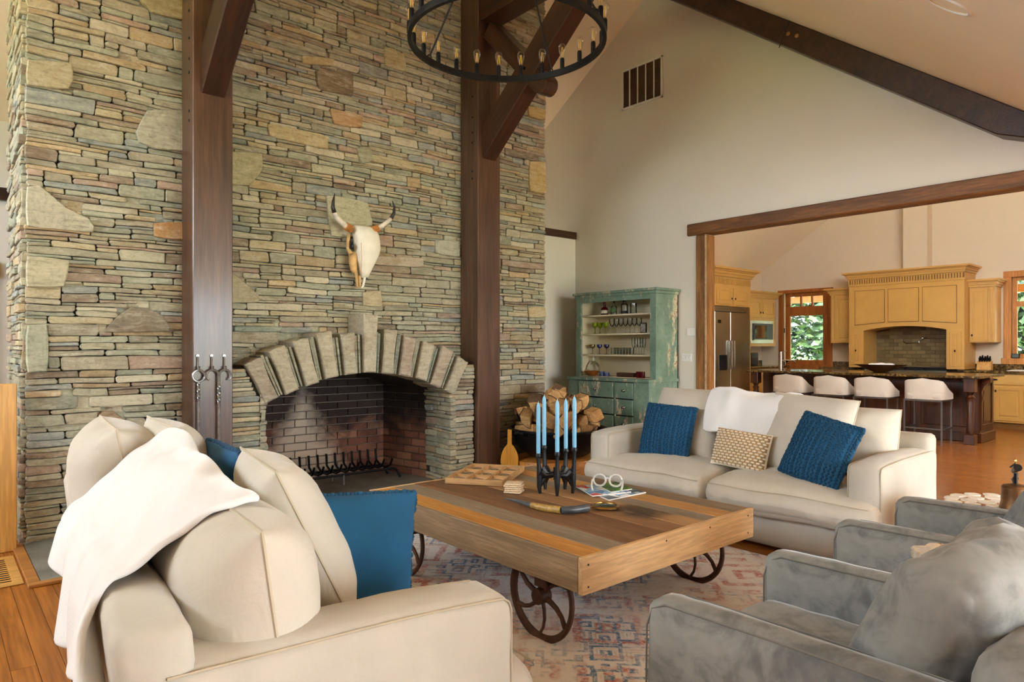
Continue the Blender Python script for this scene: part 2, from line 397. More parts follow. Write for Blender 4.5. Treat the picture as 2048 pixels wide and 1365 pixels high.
# gable wall with the wide kitchen opening (Y -0.4 .. 4.39, up to 2.59)
gw_ = MB().box(XG, XG + .15, 4.40, YP, 0, 2.62).box(XG, XG + .15, -4.5, -.4, 0, 2.62)
gw_.prism([(.64, 2.62), (8.5, 2.62), (8.5, zceil(8.5)), RIDGE], 'x', XG, XG + .15)
struct('wall_gable', gw_, M['wall'], 'tall cream gable wall above the kitchen opening')
struct('wall_partition', MB().box(5.2, XG + .05, YP, YP + .12, 0, 2.78), M['wall'], 'low cream partition wall beside the stone chimney')
struct('trim_2', MB().box(5.18, XG - .002, YP - .03, YP + .15, 2.78, 2.875), M['beam'], 'dark timber cap on the partition wall', .006)
struct('wall_hall', MB().box(-3.2, XG + .1, 8.4, 8.5, 0, 3.6), M['wall'], 'cream hall wall beyond the chimney')
struct('trim_3', MB().box(-3.0, .9, 8.33, 8.4, 2.76, 2.88), M['beam'], 'dark timber rail on the hall wall', .006)
dr = struct('door_2', MB().box(-.62, .32, 8.36, 8.41, 0, 2.0), M['oak'], 'honey coloured hall door')
MB().box(.32, .46, 8.34, 8.4, 0, 2.0).box(-.76, -.62, 8.34, 8.4, 0, 2.0).box(-.8, .5, 8.33, 8.4, 2.0, 2.15).build('casing', M['oak'], dr, bevel=.006)
MB().ball((.24, 8.32, .98), .03).build('knob', M['bronze'], dr, smooth=True)
# garden-side wall with tall windows (behind the viewer) and end wall, high openings added for light
gw = MB().box(-3.2, 13.7, -4.65, -4.5, 0, .12).box(-3.2, 13.7, -4.65, -4.5, 2.42, 3.0).box(-3.2, 1.5, -4.65, -4.5, .12, 2.42)
for x in (3.2, 5.0): gw.box(x, x + .1, -4.65, -4.5, .12, 2.42)
gw.box(6.85, 8.0, -4.65, -4.5, .12, 2.42).box(12.4, 13.7, -4.65, -4.5, .12, 2.42).box(8.0, 12.4, -4.65, -4.5, .12, 2.42)
struct('wall_garden', gw, M['wall'], 'garden wall of tall windows')
ew = MB().box(-3.3, -3.15, -4.65, 8.5, 0, 2.42).box(-3.3, -3.15, -4.65, 1.9, 2.42, 3.4)
ew.prism([(1.9, 3.6), (7.0, 3.6), (7.0, zceil(7.0)), RIDGE, (1.95, zceil(1.95))], 'x', -3.3, -3.15).prism([(7.0, 2.42), (8.5, 2.42), (8.5, zceil(8.5)), (7.0, zceil(7.0))], 'x', -3.3, -3.15)
for y in (3.4, 5.0): ew.box(-3.3, -3.15, y, y + .1, 2.42, 3.6)
struct('wall_end', ew, M['wall'], 'end wall with high window openings added for light')
# kitchen shell
kb = MB()
XK = 13.55
def hole_wall(mb, x0, x1, spans, y0, y1, z1):   # wall along Y with openings (ya, yb, za, zb)
    spans = sorted(spans); y = y0
    for ya, yb, za, zb in spans:
        mb.box(x0, x1, y, ya, 0, z1)
        if za > 0: mb.box(x0, x1, ya, yb, 0, za)
        mb.box(x0, x1, ya, yb, zb, z1); y = yb
    mb.box(x0, x1, y, y1, 0, z1)
hole_wall(kb, XK, XK + .15, [(1.75, 3.06, 1.12, 2.46), (6.08, 7.0, .0, 2.42)], -4.5, 7.6, 5.2)
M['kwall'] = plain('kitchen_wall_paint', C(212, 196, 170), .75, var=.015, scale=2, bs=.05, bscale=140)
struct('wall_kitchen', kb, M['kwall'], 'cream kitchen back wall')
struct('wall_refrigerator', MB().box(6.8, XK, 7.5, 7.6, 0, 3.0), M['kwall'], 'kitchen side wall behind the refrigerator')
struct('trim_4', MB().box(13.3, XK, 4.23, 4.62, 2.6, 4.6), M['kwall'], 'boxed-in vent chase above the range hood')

# ------------------------------------------------------------------ stone chimney
SX0, SX1, SH = .474, 5.2, 5.5
OX0, OX1, OXC = 1.963, 3.743, 2.853       # fire opening
SPR, APX = .868, 1.085                    # arch spring / apex heights
AR = ((OX1 - OX0) ** 2 / 4 + (APX - SPR) ** 2) / (2 * (APX - SPR)); AZ = APX - AR; AT = .365
FY = 5.2                                  # face plane of the projecting surround
fp = thing('stone_fireplace', 'tall dry-stacked stone chimney with an arched brick firebox', 'fireplace', (OXC, 5.95, 0))
arc = [(OXC + AR * math.sin(a), AZ + AR * math.cos(a)) for a in [math.asin((OX0 - OXC) / AR) * (1 - k / 8) for k in range(17)]]
outline = [(SX0, 0), (OX0, 0)] + [(OX0, SPR)] + arc[1:-1] + [(OX1, SPR), (OX1, 0), (SX1, 0), (SX1, SH), (SX0, SH)]
MB().prism(outline, 'y', YW + .05, YP - .01).build('core', M['mortar'], fp, world=True)
MB().box(1.706, OX0 - .01, FY + .04, YW + .06, 0, 1.14).build('pier_core', M['mortar'], fp, world=True)
MB().box(OX1 + .01, 4.013, FY + .04, YW + .06, 0, 1.14).build('pier_core', M['mortar'], fp, world=True)
PAL = [((160, 154, 128), 6), ((172, 158, 124), 4.5), ((176, 152, 112), 2.4), ((148, 150, 128), 6), ((138, 144, 138), 2.4), ((132, 112, 90), 2.2), ((164, 138, 118), 1.8), ((184, 176, 150), 3.5), ((160, 150, 126), 5)]
def pick(rng):
    t = rng.random() * sum(w for _, w in PAL)
    for c, w in PAL:
        t -= w
        if t <= 0: break
    k = rng.uniform(.86, 1.06); q = rng.uniform(-3, 3); return tuple(min(255, x * k + q) for x in c)
def inpoly(x, y, P):
    r = False; j = len(P) - 1
    for i in range(len(P)):
        if (P[i][1] > y) != (P[j][1] > y) and x < (P[j][0] - P[i][0]) * (y - P[i][1]) / (P[j][1] - P[i][1]) + P[i][0]: r = not r
        j = i
    return r
def ashlar(W, H, blocked, rng, du=.02, dv=.01, wmin=.1, wmax=.56):
    nu, nv = int(W / du), int(H / dv); g = [[blocked((i + .5) * du, (j + .5) * dv) for i in range(nu)] for j in range(nv)]
    out = []; top = [0] * nu; ids = [[-1] * nu for _ in range(nv + 1)]
    for j in range(nv):
        i = 0
        while i < nu:
            if g[j][i]: i += 1; continue
            e = i
            while e < nu and not g[j][e]: e += 1
            run = e - i
            wd = int(rng.triangular(wmin, wmax, .24) / du)
            h = rng.choices([2, 3, 4, 5, 6, 8, 10], [.8, 3, 5, 4, 2.5, 1.2, .5])[0]
            if h >= 8: wd = min(wd, int(.3 / du))
            if h <= 2: wd = int(wd * 1.15)
            wd = max(3, min(wd, run))
            if run - wd < 4: wd = run
            if wd * du > wmax * 1.25: wd = run // 2
            if j > 0:                         # keep vertical joints staggered
                jt = [q for q in range(i + 1, min(nu, i + wd + 5)) if ids[j - 1][q] != ids[j - 1][q - 1]]
                for _ in range(3):
                    if wd < run and any(abs(q - (i + wd)) < 3 for q in jt): wd = max(3, min(run, wd + rng.choice((-4, 4, 5, -3))))
                if run - wd < 4: wd = run
            lt = top[i - 1] - j if i > 0 else 0; rt = top[e] - j if e < nu else 0
            if wd == run and (lt > 1 or rt > 1):        # fill level with the lower neighbour so that the next stone bridges
                t = min(q for q in (lt, rt) if q > 1)
                if t <= 11 and rng.random() < .9: h = t
            elif lt > 1 and lt <= 8 and rng.random() < .4: h = lt
            hh = 0
            while hh < h and j + hh < nv and not any(g[j + hh][i:i + wd]): hh += 1
            h = max(1, hh)
            k = j + h
            if k + 1 < nv and sum(1 for q in range(i, i + wd) if not g[min(nv - 1, k)][q]) and any(g[min(nv - 1, k + 1)][i:i + wd]) and not any(g[k][i:i + wd]): h += 1
            for a in range(j, min(nv, j + h)):
                for b in range(i, i + wd): g[a][b] = True; ids[a][b] = len(out)
            for b in range(i, i + wd): top[b] = j + h
            out.append((i * du, j * dv, (i + wd) * du, (j + h) * dv)); i += wd
    return out
def warp(u, v, s):
    a = Vector((u * 3.1, v * 7, s)); b = Vector((u * 5, v * 4, s + 9))
    return u + .016 * noise.noise(b * 1.6), v + .010 * noise.noise(a) + .004 * noise.noise(a * 3)
def rect_outline(r, rng, gap, s):
    x0, y0, x1, y1 = r; g = gap; x0 += g; x1 -= g; y0 += g * .8; y1 -= g * .8
    if x1 - x0 < .012: x0 -= .003; x1 += .003
    if y1 - y0 < .008: y0 -= .002; y1 += .002
    ch = min((y1 - y0) * .42, .016)
    n = max(1, int((x1 - x0) / .1)); P = []
    c = [rng.uniform(.15, 1) * ch for _ in range(4)]
    P.append((x0 + c[0], y0))
    P += [(x0 + (x1 - x0) * k / n, y0 + rng.uniform(-.0025, .0025)) for k in range(1, n)]
    P.append((x1 - c[1], y0)); P.append((x1, y0 + c[1]))
    P.append((x1 - rng.uniform(0, .004), y1 - c[2])); P.append((x1 - c[2], y1))
    P += [(x1 - (x1 - x0) * k / n, y1 + rng.uniform(-.0025, .0025)) for k in range(1, n)]
    P.append((x0 + c[3], y1)); P.append((x0, y1 - c[3])); P.append((x0 + rng.uniform(0, .004), y0 + c[0]))
    return [warp(a, b, s) for a, b in P]
def stone_geo(P, d, rng, b=.0045):
    """outline polygon (u, v), face depth d above the plane -> verts (u, v, w), faces"""
    n = len(P); cx = sum(p[0] for p in P) / n; cy = sum(p[1] for p in P) / n
    ex = max(p[0] for p in P) - min(p[0] for p in P); ey = max(p[1] for p in P) - min(p[1] for p in P)
    b = min(b, ey * .22, ex * .22); tx, ty = rng.uniform(-.02, .02), rng.uniform(-.05, .05)
    vs = [(u, v, -.045) for u, v in P] + [(u, v, d - b * 1.1 + (u-cx) * tx + (v-cy) * ty) for u, v in P]
    for u, v in P:
        kx = 1 - 2 * b / max(ex, .02); ky = 1 - 2 * b / max(ey, .015)
        vs.append((cx + (u-cx) * kx, cy + (v-cy) * ky, d + (u-cx) * tx + (v-cy) * ty + rng.uniform(-.003, .003)))
    fs = []
    for i in range(n):
        k = (i + 1) % n; fs.append((i, k, n+k, n+i)); fs.append((n+i, n+k, 2*n+k, 2*n+i))
    fs.append(tuple(range(2 * n, 3 * n))); return vs, fs
# distinctive big stones, traced (pixels on the chimney face) with their own tints
BIG = [([(52,120),(145,126),(148,162),(138,181),(52,172)],(168,156,122)), ([(293,220),(385,222),(385,305),(310,300),(275,286),(270,265)],(158,154,134)),
 ([(52,372),(79,370),(131,417),(179,439),(189,455),(188,466),(52,455)],(176,170,146)), ([(52,511),(141,521),(129,576),(52,576)],(180,172,142)),
 ([(52,649),(96,647),(97,745),(52,748)],(158,160,138)), ([(205,666),(234,633),(262,612),(296,616),(327,633),(341,654),(339,664)],(118,104,84)),
 ([(188,847),(203,822),(227,821),(263,852),(255,866)],(140,112,84)), ([(305,445),(380,445),(380,482),(306,476)],(170,122,66)),
 ([(629,141),(704,145),(706,193),(635,180)],(116,98,68)), ([(766,92),(807,109),(813,146),(768,133)],(170,154,108)),
 ([(657,217),(725,232),(723,258),(667,250)],(172,132,84)), ([(776,230),(807,232),(805,256),(776,252)],(150,152,122)),
 ([(532,246),(657,273),(655,301),(536,273)],(176,158,116)), ([(445,303),(524,307),(524,342),(499,373),(445,369)],(164,154,120)),
 ([(729,307),(823,324),(836,344),(729,320)],(170,156,118)), ([(1057,322),(1090,324),(1090,389),(1057,383)],(184,156,98)),
 ([(1053,211),(1090,219),(1090,242),(1055,234)],(184,154,92)), ([(649,389),(672,392),(735,405),(745,449),(740,470),(691,476),(661,474),(654,415)],(172,168,138)),
 ([(445,545),(465,545),(518,592),(518,606),(445,606)],(168,156,124)), ([(1053,614),(1090,614),(1090,636),(1056,636)],(186,166,124)),
 ([(262,-20),(380,-20),(380,44),(303,27)],(166,150,106)), ([(722,583),(762,581),(764,615),(724,614)],(178,164,128)),
 ([(868,480),(918,482),(918,516),(870,508)],(166,164,144)), ([(747,512),(848,516),(846,536),(745,530)],(176,160,136)),
 ([(465,652),(565,653),(560,665),(465,664)],(128,140,128)), ([(710,296),(740,292),(748,322),(722,330)],(150,148,120)), ([(600,112),(668,118),(664,134),(604,128)],(178,158,110))]
bigP = []
for pix, colr in BIG:
    P = []
    for x, y in pix:
        q = onY(x, y, YW); P.append((q.x - SX0, q.z))
    if sum(P[i][0]*P[(i+1) % len(P)][1] - P[(i+1) % len(P)][0]*P[i][1] for i in range(len(P))) < 0: P.reverse()
    Q = []
    for i in range(len(P)):
        a, b = Vector(P[i]), Vector(P[(i+1) % len(P)]); n = max(1, int((b - a).length / .07))
        for k in range(n):
            f = k / n; Q.append(tuple(a.lerp(b, f)))
    Q = [tuple(Vector(Q[i]) * .84 + (Vector(Q[i-1]) + Vector(Q[(i+1) % len(Q)])) * .08) for i in range(len(Q))]
    bigP.append((P, Q, colr))
smallP = []
for P, _, _ in bigP:
    c = Vector((sum(p[0] for p in P) / len(P), sum(p[1] for p in P) / len(P)))
    smallP.append([tuple(Vector(p) + (c - Vector(p)).normalized() * min(.035, (c - Vector(p)).length * .5)) for p in P])
stones = []       # (verts, faces, colour, rank)
rng = random.Random(11)
def wall_blocked(u, v):
    X = u + SX0
    if 1.47 < X < 1.665 or 4.055 < X < 4.25: return True
    if 1.70 < X < 4.02 and v < 1.10: return True
    if OX0 - .2 < X < OX1 + .2 and math.hypot(X - OXC, v - AZ) < AR + AT - .03: return True
    if abs(X - 2.90) < .105 and v < 1.53: return True
    return any(inpoly(u, v, P) for P in smallP)
def emit(rects, origin, U, V, N, seed, dmin, dmax, gap=.0024, near=1.0):
    for r in rects:
        d = rng.uniform(dmin, dmax)
        if r[2] - r[0] < .07 or r[3] - r[1] < .013: r = (r[0] - .025, r[1] - .012, r[2] + .025, r[3] + .012); d = dmin - .012 + rng.uniform(0, .004)
        P = rect_outline(r, rng, gap, seed)
        vs, fs = stone_geo(P, d, rng); stones.append(([tuple(origin + U*a + V*b + N*c) for a, b, c in vs], fs, pick(rng)))
Xv, Yv, Zv = Vector((1, 0, 0)), Vector((0, 1, 0)), Vector((0, 0, 1))
emit(ashlar(SX1 - SX0, SH, wall_blocked, rng), Vector((SX0, YW + .02, 0)), Xv, Zv, -Yv, 1, .008, .026)
for P, Q, colr in bigP:
    vs, fs = stone_geo(Q, .042, rng, .006); stones.append(([tuple(Vector((SX0, YW + .02, 0)) + Xv*a + Zv*b - Yv*c) for a, b, c in vs], fs, colr))
emit(ashlar(YP - YW - .03, 3.9, lambda u, v: False, rng), Vector((SX0 + .003, YP - .02, 0)), -Yv, Zv, -Xv, 2, .015, .04)
A0 = math.asin((OX0 - OXC - .02) / AR) * 1.02
def in_arch(X, v): return AR - .01 < math.hypot(X - OXC, v - AZ) < AR + AT - .03 and abs(math.atan2(X - OXC, v - AZ)) < abs(A0) - .012
def pier_blocked(u, v): return in_arch(u + 1.706, v)
emit(ashlar(OX0 - 1.706, 1.13, pier_blocked, rng, .02, .01, .1, .26), Vector((1.706, FY + .02, 0)), Xv, Zv, -Yv, 3, .0, .025)
def pier2(u, v): return in_arch(u + OX1, v)
emit(ashlar(4.013 - OX1, 1.13, pier2, rng, .02, .01, .1, .27), Vector((OX1, FY + .02, 0)), Xv, Zv, -Yv, 4, .0, .025)
emit(ashlar(.44, .98, lambda u, v: False, rng, .02, .01, .1, .3), Vector((OX1 - .006, 5.64, 0)), -Yv, Zv, -Xv, 5, .0, .03)
emit(ashlar(.44, .98, lambda u, v: False, rng, .02, .01, .1, .3), Vector((OX0 + .006, 5.2, 0)), Yv, Zv, Xv, 6, .0, .02)
def rank(s):
    vs = s[0]; n = len(vs) // 3; f = vs[2*n:]; c = [sum(p[k] for p in f) / n for k in range(3)]
    px, py, z = proj(c)
    if not (0 < px < 2048 and 0 < py < 1365): return 0
    q = [proj(p) for p in f]; return abs(sum(q[i][0]*q[(i+1) % n][1] - q[(i+1) % n][0]*q[i][1] for i in range(n)))
order = sorted(range(len(stones)), key=lambda k: -rank(stones[k]))
mass = MB(); fo = fp.location
for k, i in enumerate(order):
    vs, fs, colr = stones[i]; vs = [(a - fo.x, b - fo.y, c - fo.z) for a, b, c in vs]
    if k < 285: m = MB()
    else: m = mass
    m.col = C(*[max(0, min(255, q)) for q in colr]); m.add(vs, fs)
    if k < 285: m.build('stone', M['stone'], fp)
mass.build('small_stones', M['stone'], fp, kind='stuff')
# voussoirs with slate shims
na = 11; a0 = math.asin((OX0 - OXC - .02) / AR) * 1.02; da = -2 * a0 / na
vcol = [(150,136,116),(166,154,128),(170,158,132),(172,160,134),(164,154,130),(176,166,142),(168,158,132),(160,140,122),(170,158,134),(164,146,126),(168,158,134)]
for k in range(na):
    b0 = a0 + da * k + .02; b1 = a0 + da * (k + 1) - .012; r0, r1 = AR - rng.uniform(0, .02), AR + AT + rng.uniform(-.025, .02)
    if k == 5: r1 = AR + AT + .13
    if k in (0, 10): r1 = AR + AT - .03
    P = []
    pw = .94 if k == 5 else 1
    for q in range(5): P.append((b0 + (b1 - b0) * q / 4, r0))
    P += [(b1 * 1 - .004, (r0 + r1) / 2)]
    for q in range(5): P.append((b1 + (b0 - b1) * q / 4, r1 + rng.uniform(-.006, .006)))
    P += [(b0 + .004, (r0 + r1) / 2)]
    P = [(OXC + r * math.sin(a), AZ + r * math.cos(a)) for a, r in P]; P.reverse()
    P.reverse()
    vs, fs = stone_geo(P, .05 + (.015 if k == 5 else 0), rng, .012)
    n = len(P); vs = [(a, b, (c if i >= n else -.27)) for i, (a, b, c) in enumerate(vs)]
    m = MB(); m.col = C(*vcol[k]); m.add([(a, FY + .03 - c, b) for a, b, c in vs], fs); m.build('arch_stone', M['stone'], fp, world=True)
    if k:
        m = MB(); m.col = C(*rng.choice([(124,132,116), (112,120,106), (140,138,116)])); c0 = a0 + da * k
        for o in (-.005, .006):
            rr0, rr1 = AR - .004, AR + AT - rng.uniform(.01, .05); P = [(c0 + o - .0035, rr0), (c0 + o + .0035, rr0), (c0 + o + .005, rr1), (c0 + o - .004, rr1)]
            m.prism([(OXC + r * math.sin(a), AZ + r * math.cos(a)) for a, r in P], 'y', FY + .0 + rng.uniform(0, .02), FY + .25)
        m.build('arch_shim', M['stone'], fp, world=True)
# firebox
bx0, bx1, by0, by1 = 2.10, 3.62, 5.64, 6.27
MB().prism([(OX0 - .15, by0), (OX0, by0), (bx0, by1), (bx1, by1), (OX1, by0), (OX1 + .15, by0), (OX1 + .15, 6.44), (OX0 - .15, 6.44)], 'z', .0, 1.7).build('firebox_lining', M['bmortar'], fp, world=True)
MB().box(OX0 - .1, OX1 + .1, by0 - .0, 6.44, 1.25, 1.3).build('smoke_shelf', M['mortar'], fp, world=True)
bl, bh, bd = .212, .066, .02
bmesh_brick = MB().box(-bl/2, bl/2, -.01, bd, 0, bh).mesh('firebrick', bevel=.004)
bmesh_half = MB().box(-bl/4 + .003, bl/4 - .003, -.01, bd, 0, bh).mesh('firebrick', bevel=.004)
def brick_wall(p0, p1, h):
    d = Vector((p1[0] - p0[0], p1[1] - p0[1], 0)); L = d.length; d.normalize(); nrm = Vector((d.y, -d.x, 0))
    for r in range(int(h / (bh + .009))):
        x = (bl / 2 if r % 2 else 0)
        while x < L - .03:
            if x + bl > L + .02: x2 = x; hm = bmesh_half; cxx = x + bl / 4; stp = bl / 2
            elif x == 0 and False: pass
            else: hm = bmesh_brick; cxx = x + bl / 2; stp = bl
            if r % 2 and x == bl / 2:
                obj('firebrick', bmesh_half, M['brick'], fp, mtx=Matrix.Translation(Vector((p0[0], p0[1], r * (bh + .009) + .01)) - fo + d * (bl / 4) ) @ Matrix(((d.x, nrm.x, 0, 0), (d.y, nrm.y, 0, 0), (0, 0, 1, 0), (0, 0, 0, 1))))
            obj('firebrick', hm, M['brick'], fp, mtx=Matrix.Translation(Vector((p0[0], p0[1], r * (bh + .009) + .01)) - fo + d * (cxx + .002)) @ Matrix(((d.x, nrm.x, 0, 0), (d.y, nrm.y, 0, 0), (0, 0, 1, 0), (0, 0, 0, 1))))
            x += stp + .008
brick_wall((bx0, by1), (bx1, by1), 1.2); brick_wall((bx1, by1), (OX1, by0), 1.2); brick_wall((OX0, by0), (bx0, by1), 1.0)
hs = MB()
MB().box(OX0 + .02, OX1 - .02, FY + .1, 6.3, -.01, .012).build('firebox_floor', M['slate'], fp, world=True)
# hearth of slate slabs with a wooden border, flush with the floor
he = thing('hearth', 'flush grey slate hearth with a wooden border before the fireplace', 'hearth', (2.8, 4.95, 0))
for k in range(6):
    x0 = .46 + k * .79; MB().box(x0, x0 + .783, 4.50, 5.46 if k in (0, 1, 4, 5) else 5.32, .0, .014).build('slab', M['slate'], he, world=True, bevel=.004)
MB().box(.40, 5.26, 4.44, 4.498, 0, .018).build('border', M['trimwood'], he, world=True, bevel=.003)
MB().box(.40, .458, 4.50, 5.44, 0, .018).build('border', M['trimwood'], he, world=True, bevel=.003)

# ------------------------------------------------------------------ timber frame
def beam(name, p0, p1, w, h, mat, parent=None, bevel=.008, up=Vector((0, 0, 1)), ext=None):
    p0, p1 = Vector(p0), Vector(p1); d = (p1 - p0); L = d.length; d.normalize(); s = up.cross(d)
    s = s.normalized() if s.length > 1e-5 else Vector((1, 0, 0)); u = d.cross(s)
    o = MB().box(0, L, -w/2, w/2, -h/2, h/2).build(name, mat, parent, bevel=bevel)
    o.matrix_local = Matrix((( d.x, s.x, u.x, p0.x), (d.y, s.y, u.y, p0.y), (d.z, s.z, u.z, p0.z), (0, 0, 0, 1))); return o
PX = [(1.427, 1.706), (4.015, 4.294)]
for k, (xa, xb) in enumerate(PX):
    xc = (xa + xb) / 2
    lab = ['dark timber post carrying the hanging fire tools', 'dark timber post beside the log cauldron'][k]
    po = thing('timber_post', lab, 'post', (xc, 5.3, 0))
    MB().box(xa, xb, 5.16, 5.445, 0, 5.45).build('shaft', M['post'], po, world=True, bevel=.006)
    for z in (2.95, 3.02, 3.3, 3.4, 3.55, 3.75):
        MB().cyl((xa - .004, 5.25, z), (xa + .01, 5.25, z), .011, n=8).build('bolt', M['iron'], po, world=True)
    br = beam('knee_brace', (xc, 5.32, 3.17), (xc, 3.62, 4.58), .17, .25, M['beam'])
    tag(br, ['dark diagonal brace rising from the fire tool post', 'dark diagonal brace rising from the post beside the cauldron'][k], 'beam')
    if k:
        tb = beam('tie_beam', (xc, 5.16, 4.62), (xc, 3.45, 4.62), .24, .3, M['beam'])
        tag(tb, 'horizontal dark tie beam running out from the top of the post', 'beam')
        a, b = onX(985, 62, xc), onX(1096, 176, xc)
        st = thing('cross_strut', 'dark round-ended strut pegged across the diagonal brace', 'beam', (xc, a.y, a.z))
        d = (b - a); Ls = d.length
        m = MB(); pts = [(0, -.085), (Ls - .04, -.085)] + [(Ls - .04 + .085 * math.cos(q), .085 * math.sin(q)) for q in [(-PI / 2) + PI * i / 8 for i in range(1, 8)]] + [(Ls - .04, .085), (0, .085)]
        s_ = m.prism(pts, 'y', -.075, .075).build('strut', M['beam'], st, bevel=.006)
        d.normalize(); sd = Vector((1, 0, 0)); u = d.cross(sd)
        s_.matrix_local = Matrix(((d.x, sd.x, u.x, 0), (d.y, sd.y, u.y, 0), (d.z, sd.z, u.z, 0), (0, 0, 0, 1)))
        MB().cyl((-.11, d.y * Ls * .72, d.z * Ls * .72), (.11, d.y * Ls * .72, d.z * Ls * .72), .018, n=8).build('peg', M['bronze'], st)
# rafter along the gable wall
sl = (RIDGE[1] - BEND[1]) / (RIDGE[0] - BEND[0])
ra = thing('rafter', 'long dark rafter beam along the sloping ceiling above the gable wall', 'beam', (XG - .1, 5.0, 5.5))
m = MB()
dz = .275
m.prism([(5.0, 5.82), (5.0, 5.82 - dz), (1.57, 5.82 - dz - 3.43 * sl), (.9, 2.765), (.9, 5.82 - 4.1 * sl)], 'x', XG - .22, XG - .005)
m.build('timber', M['header'] if False else M['beam'], ra, world=True, bevel=.008)
j0 = onX(1572, 60, XG - .22)
m = MB().box(-.004, .002, -.004, .004, -.17, .17); o = m.build('joint', M['black'], ra); o.location = (XG - .22 - ra.location.x, j0.y - 5.0, j0.z - 5.5); o.rotation_euler = (math.radians(25), 0, 0)
for q in ((1577, 68), (1594, 72)):
    c_ = onX(*q, XG - .22); MB().cyl((XG - .228, c_.y, c_.z), (XG - .21, c_.y, c_.z), .02, n=8).build('peg', M['trimwood'], ra, world=True)
# kitchen opening: header and rustic post
hd = thing('header_beam', 'rustic brown header beam over the wide kitchen opening', 'beam', (XG, 2.2, 2.6))
MB().box(XG - .03, XG + .16, -.6, 4.64, 2.595, 2.733).build('timber', M['header'], hd, world=True, bevel=.01)
rp = thing('rustic_post', 'rough hewn honey brown post at the kitchen opening', 'post', (XG + .08, 4.46, 0))
MB().box(XG - .015, XG + .175, 4.39, 4.53, 0, 2.595).build('timber', M['rpost'], rp, world=True, bevel=.012)
MB().box(XG - .022, XG - .01, 4.386, 4.402, .0, 2.59).build('waney_edge', plain('waney', C(176, 150, 118), .8, 0, .3, 20, .5, 40), rp, world=True)
# wall fittings
vt = thing('air_vent', 'white framed return air vent high on the gable wall', 'vent', (XG, 4.9, 3.9))
a, b = onX(1245, 143, XG), onX(1326, 198, XG); ya, yb, za, zb = b.y, a.y, 3.93, 4.50
za = onX(1245, 222, XG).z; zb = a.z
MB().box(XG - .004, XG + .0, ya, yb, za, zb).build('duct', plain('duct_dark', C(96, 72, 52), .7, 0, .3), vt, world=True)
fr = MB(); e = .022
fr.box(XG - .02, XG, ya, yb, za, za + e).box(XG - .02, XG, ya, yb, zb - e, zb).box(XG - .02, XG, ya, ya + e, za, zb).box(XG - .02, XG, yb - e, yb, za, zb)
fr.build('frame', M['white'], vt, world=True)
for k in range(1, 5):
    y = ya + (yb - ya) * k / 5; MB().box(XG - .018, XG, y - .006, y + .006, za, zb).build('divider', M['white'], vt, world=True)
lv = MB()
for k in range(26):
    z = za + e + (zb - za - 2 * e) * (k + .5) / 26; lv.add([(XG - .015, ya, z - .004), (XG - .003, ya, z + .004), (XG - .003, yb, z + .004), (XG - .015, yb, z - .004)], [(0, 1, 2, 3)])
lv.build('louvres', plain('louvre', C(150, 124, 96), .5, .2, .1), vt, world=True, kind='stuff')
def plate(name, lab, x0, y0, x1, y1, n):
    a, b = onX(x0, y0, XG), onX(x1, y1, XG)
    p = thing(name, lab, 'switch', (XG, (a.y + b.y) / 2, (a.z + b.z) / 2)); MB().box(XG - .012, XG, b.y, a.y, b.z, a.z).build('plate', M['white'], p, world=True, bevel=.003)
    for k in range(n):
        y = b.y + (a.y - b.y) * (k + .5) / n; MB().box(XG - .018, XG - .01, y - .014, y + .014, b.z + .03, a.z - .03).build('rocker', M['white'], p, world=True, bevel=.002)
plate('light_switch', 'triple white light switch plate beside the green hutch', 1364, 708, 1384, 724, 3)
plate('thermostat', 'white thermostat on the wall above the light switch', 1375, 657, 1391, 672, 0)
# recessed ceiling light
cpt = None
for k in range(400):
    p = EYEV + ray(1895, 8) * (2 + k * .01)
    if p.z > zceil(p.y) and p.y > BEND[0] or (p.y <= BEND[0] and p.z > EAVE[1] + (BEND[1] - EAVE[1]) * (p.y - EAVE[0]) / (BEND[0] - EAVE[0])): cpt = p; break
rl = thing('recessed_light', 'round recessed light in the sloping ceiling', 'ceiling light', cpt)
inc = math.atan2(RIDGE[1] - BEND[1], RIDGE[0] - BEND[0]) if cpt.y > BEND[0] else math.atan2(BEND[1] - EAVE[1], BEND[0] - EAVE[0])
rl.rotation_euler = (inc, 0, 0)
MB().lathe([(.098, -.004), (.105, -.009), (.115, -.008), (.12, .0)], n=28, caps=False).build('trim_ring', M['white'], rl, smooth=True)
MB().lathe([(.0, .002), (.10, .0), (.098, -.004)], n=28, caps=False).build('lens', plain('lamp_lens', C(216, 196, 150), .6), rl, smooth=True)
# ------------------------------------------------------------------ rug
t = NT('worn_rug'); v = t.coord('Object')
n1 = t.noise(v, 5, 5, .65); n2 = t.noise(v, 60, 4, .7); n3 = t.noise(v, 2.2, 4, .6)
vo = t.n('ShaderNodeTexVoronoi', {'Vector': t.n('ShaderNodeVectorMath', {0: v, 1: t.n('ShaderNodeTexNoise', {'Vector': v, 'Scale': 9.0}).outputs[1]}, operation='ADD').outputs[0] if False else v, 'Scale': 2.6, 'Randomness': .45}, distance='MANHATTAN')
vo2 = t.n('ShaderNodeTexVoronoi', {'Vector': v, 'Scale': 7.0, 'Randomness': .6}, distance='MANHATTAN')
jit = t.math('MULTIPLY', t.math('SUBTRACT', t.noise(v, 22, 3, .6), .5), .35)
ring = t.math('FRACT', t.math('MULTIPLY', t.math('ADD', vo.outputs['Distance'], t.math('MULTIPLY', jit, .4)), 2.6))
r2 = t.math('FRACT', t.math('MULTIPLY', t.math('ADD', vo2.outputs['Distance'], t.math('MULTIPLY', jit, .3)), 2.2))
red = t.math('MULTIPLY', t.ramp(ring, [(.3, 0.0), (.4, 1.0), (.72, 1.0), (.8, 0.0)]), t.ramp(t.noise(v, 3.2, 5, .65), [(.42, 0.0), (.58, 1.0)]))
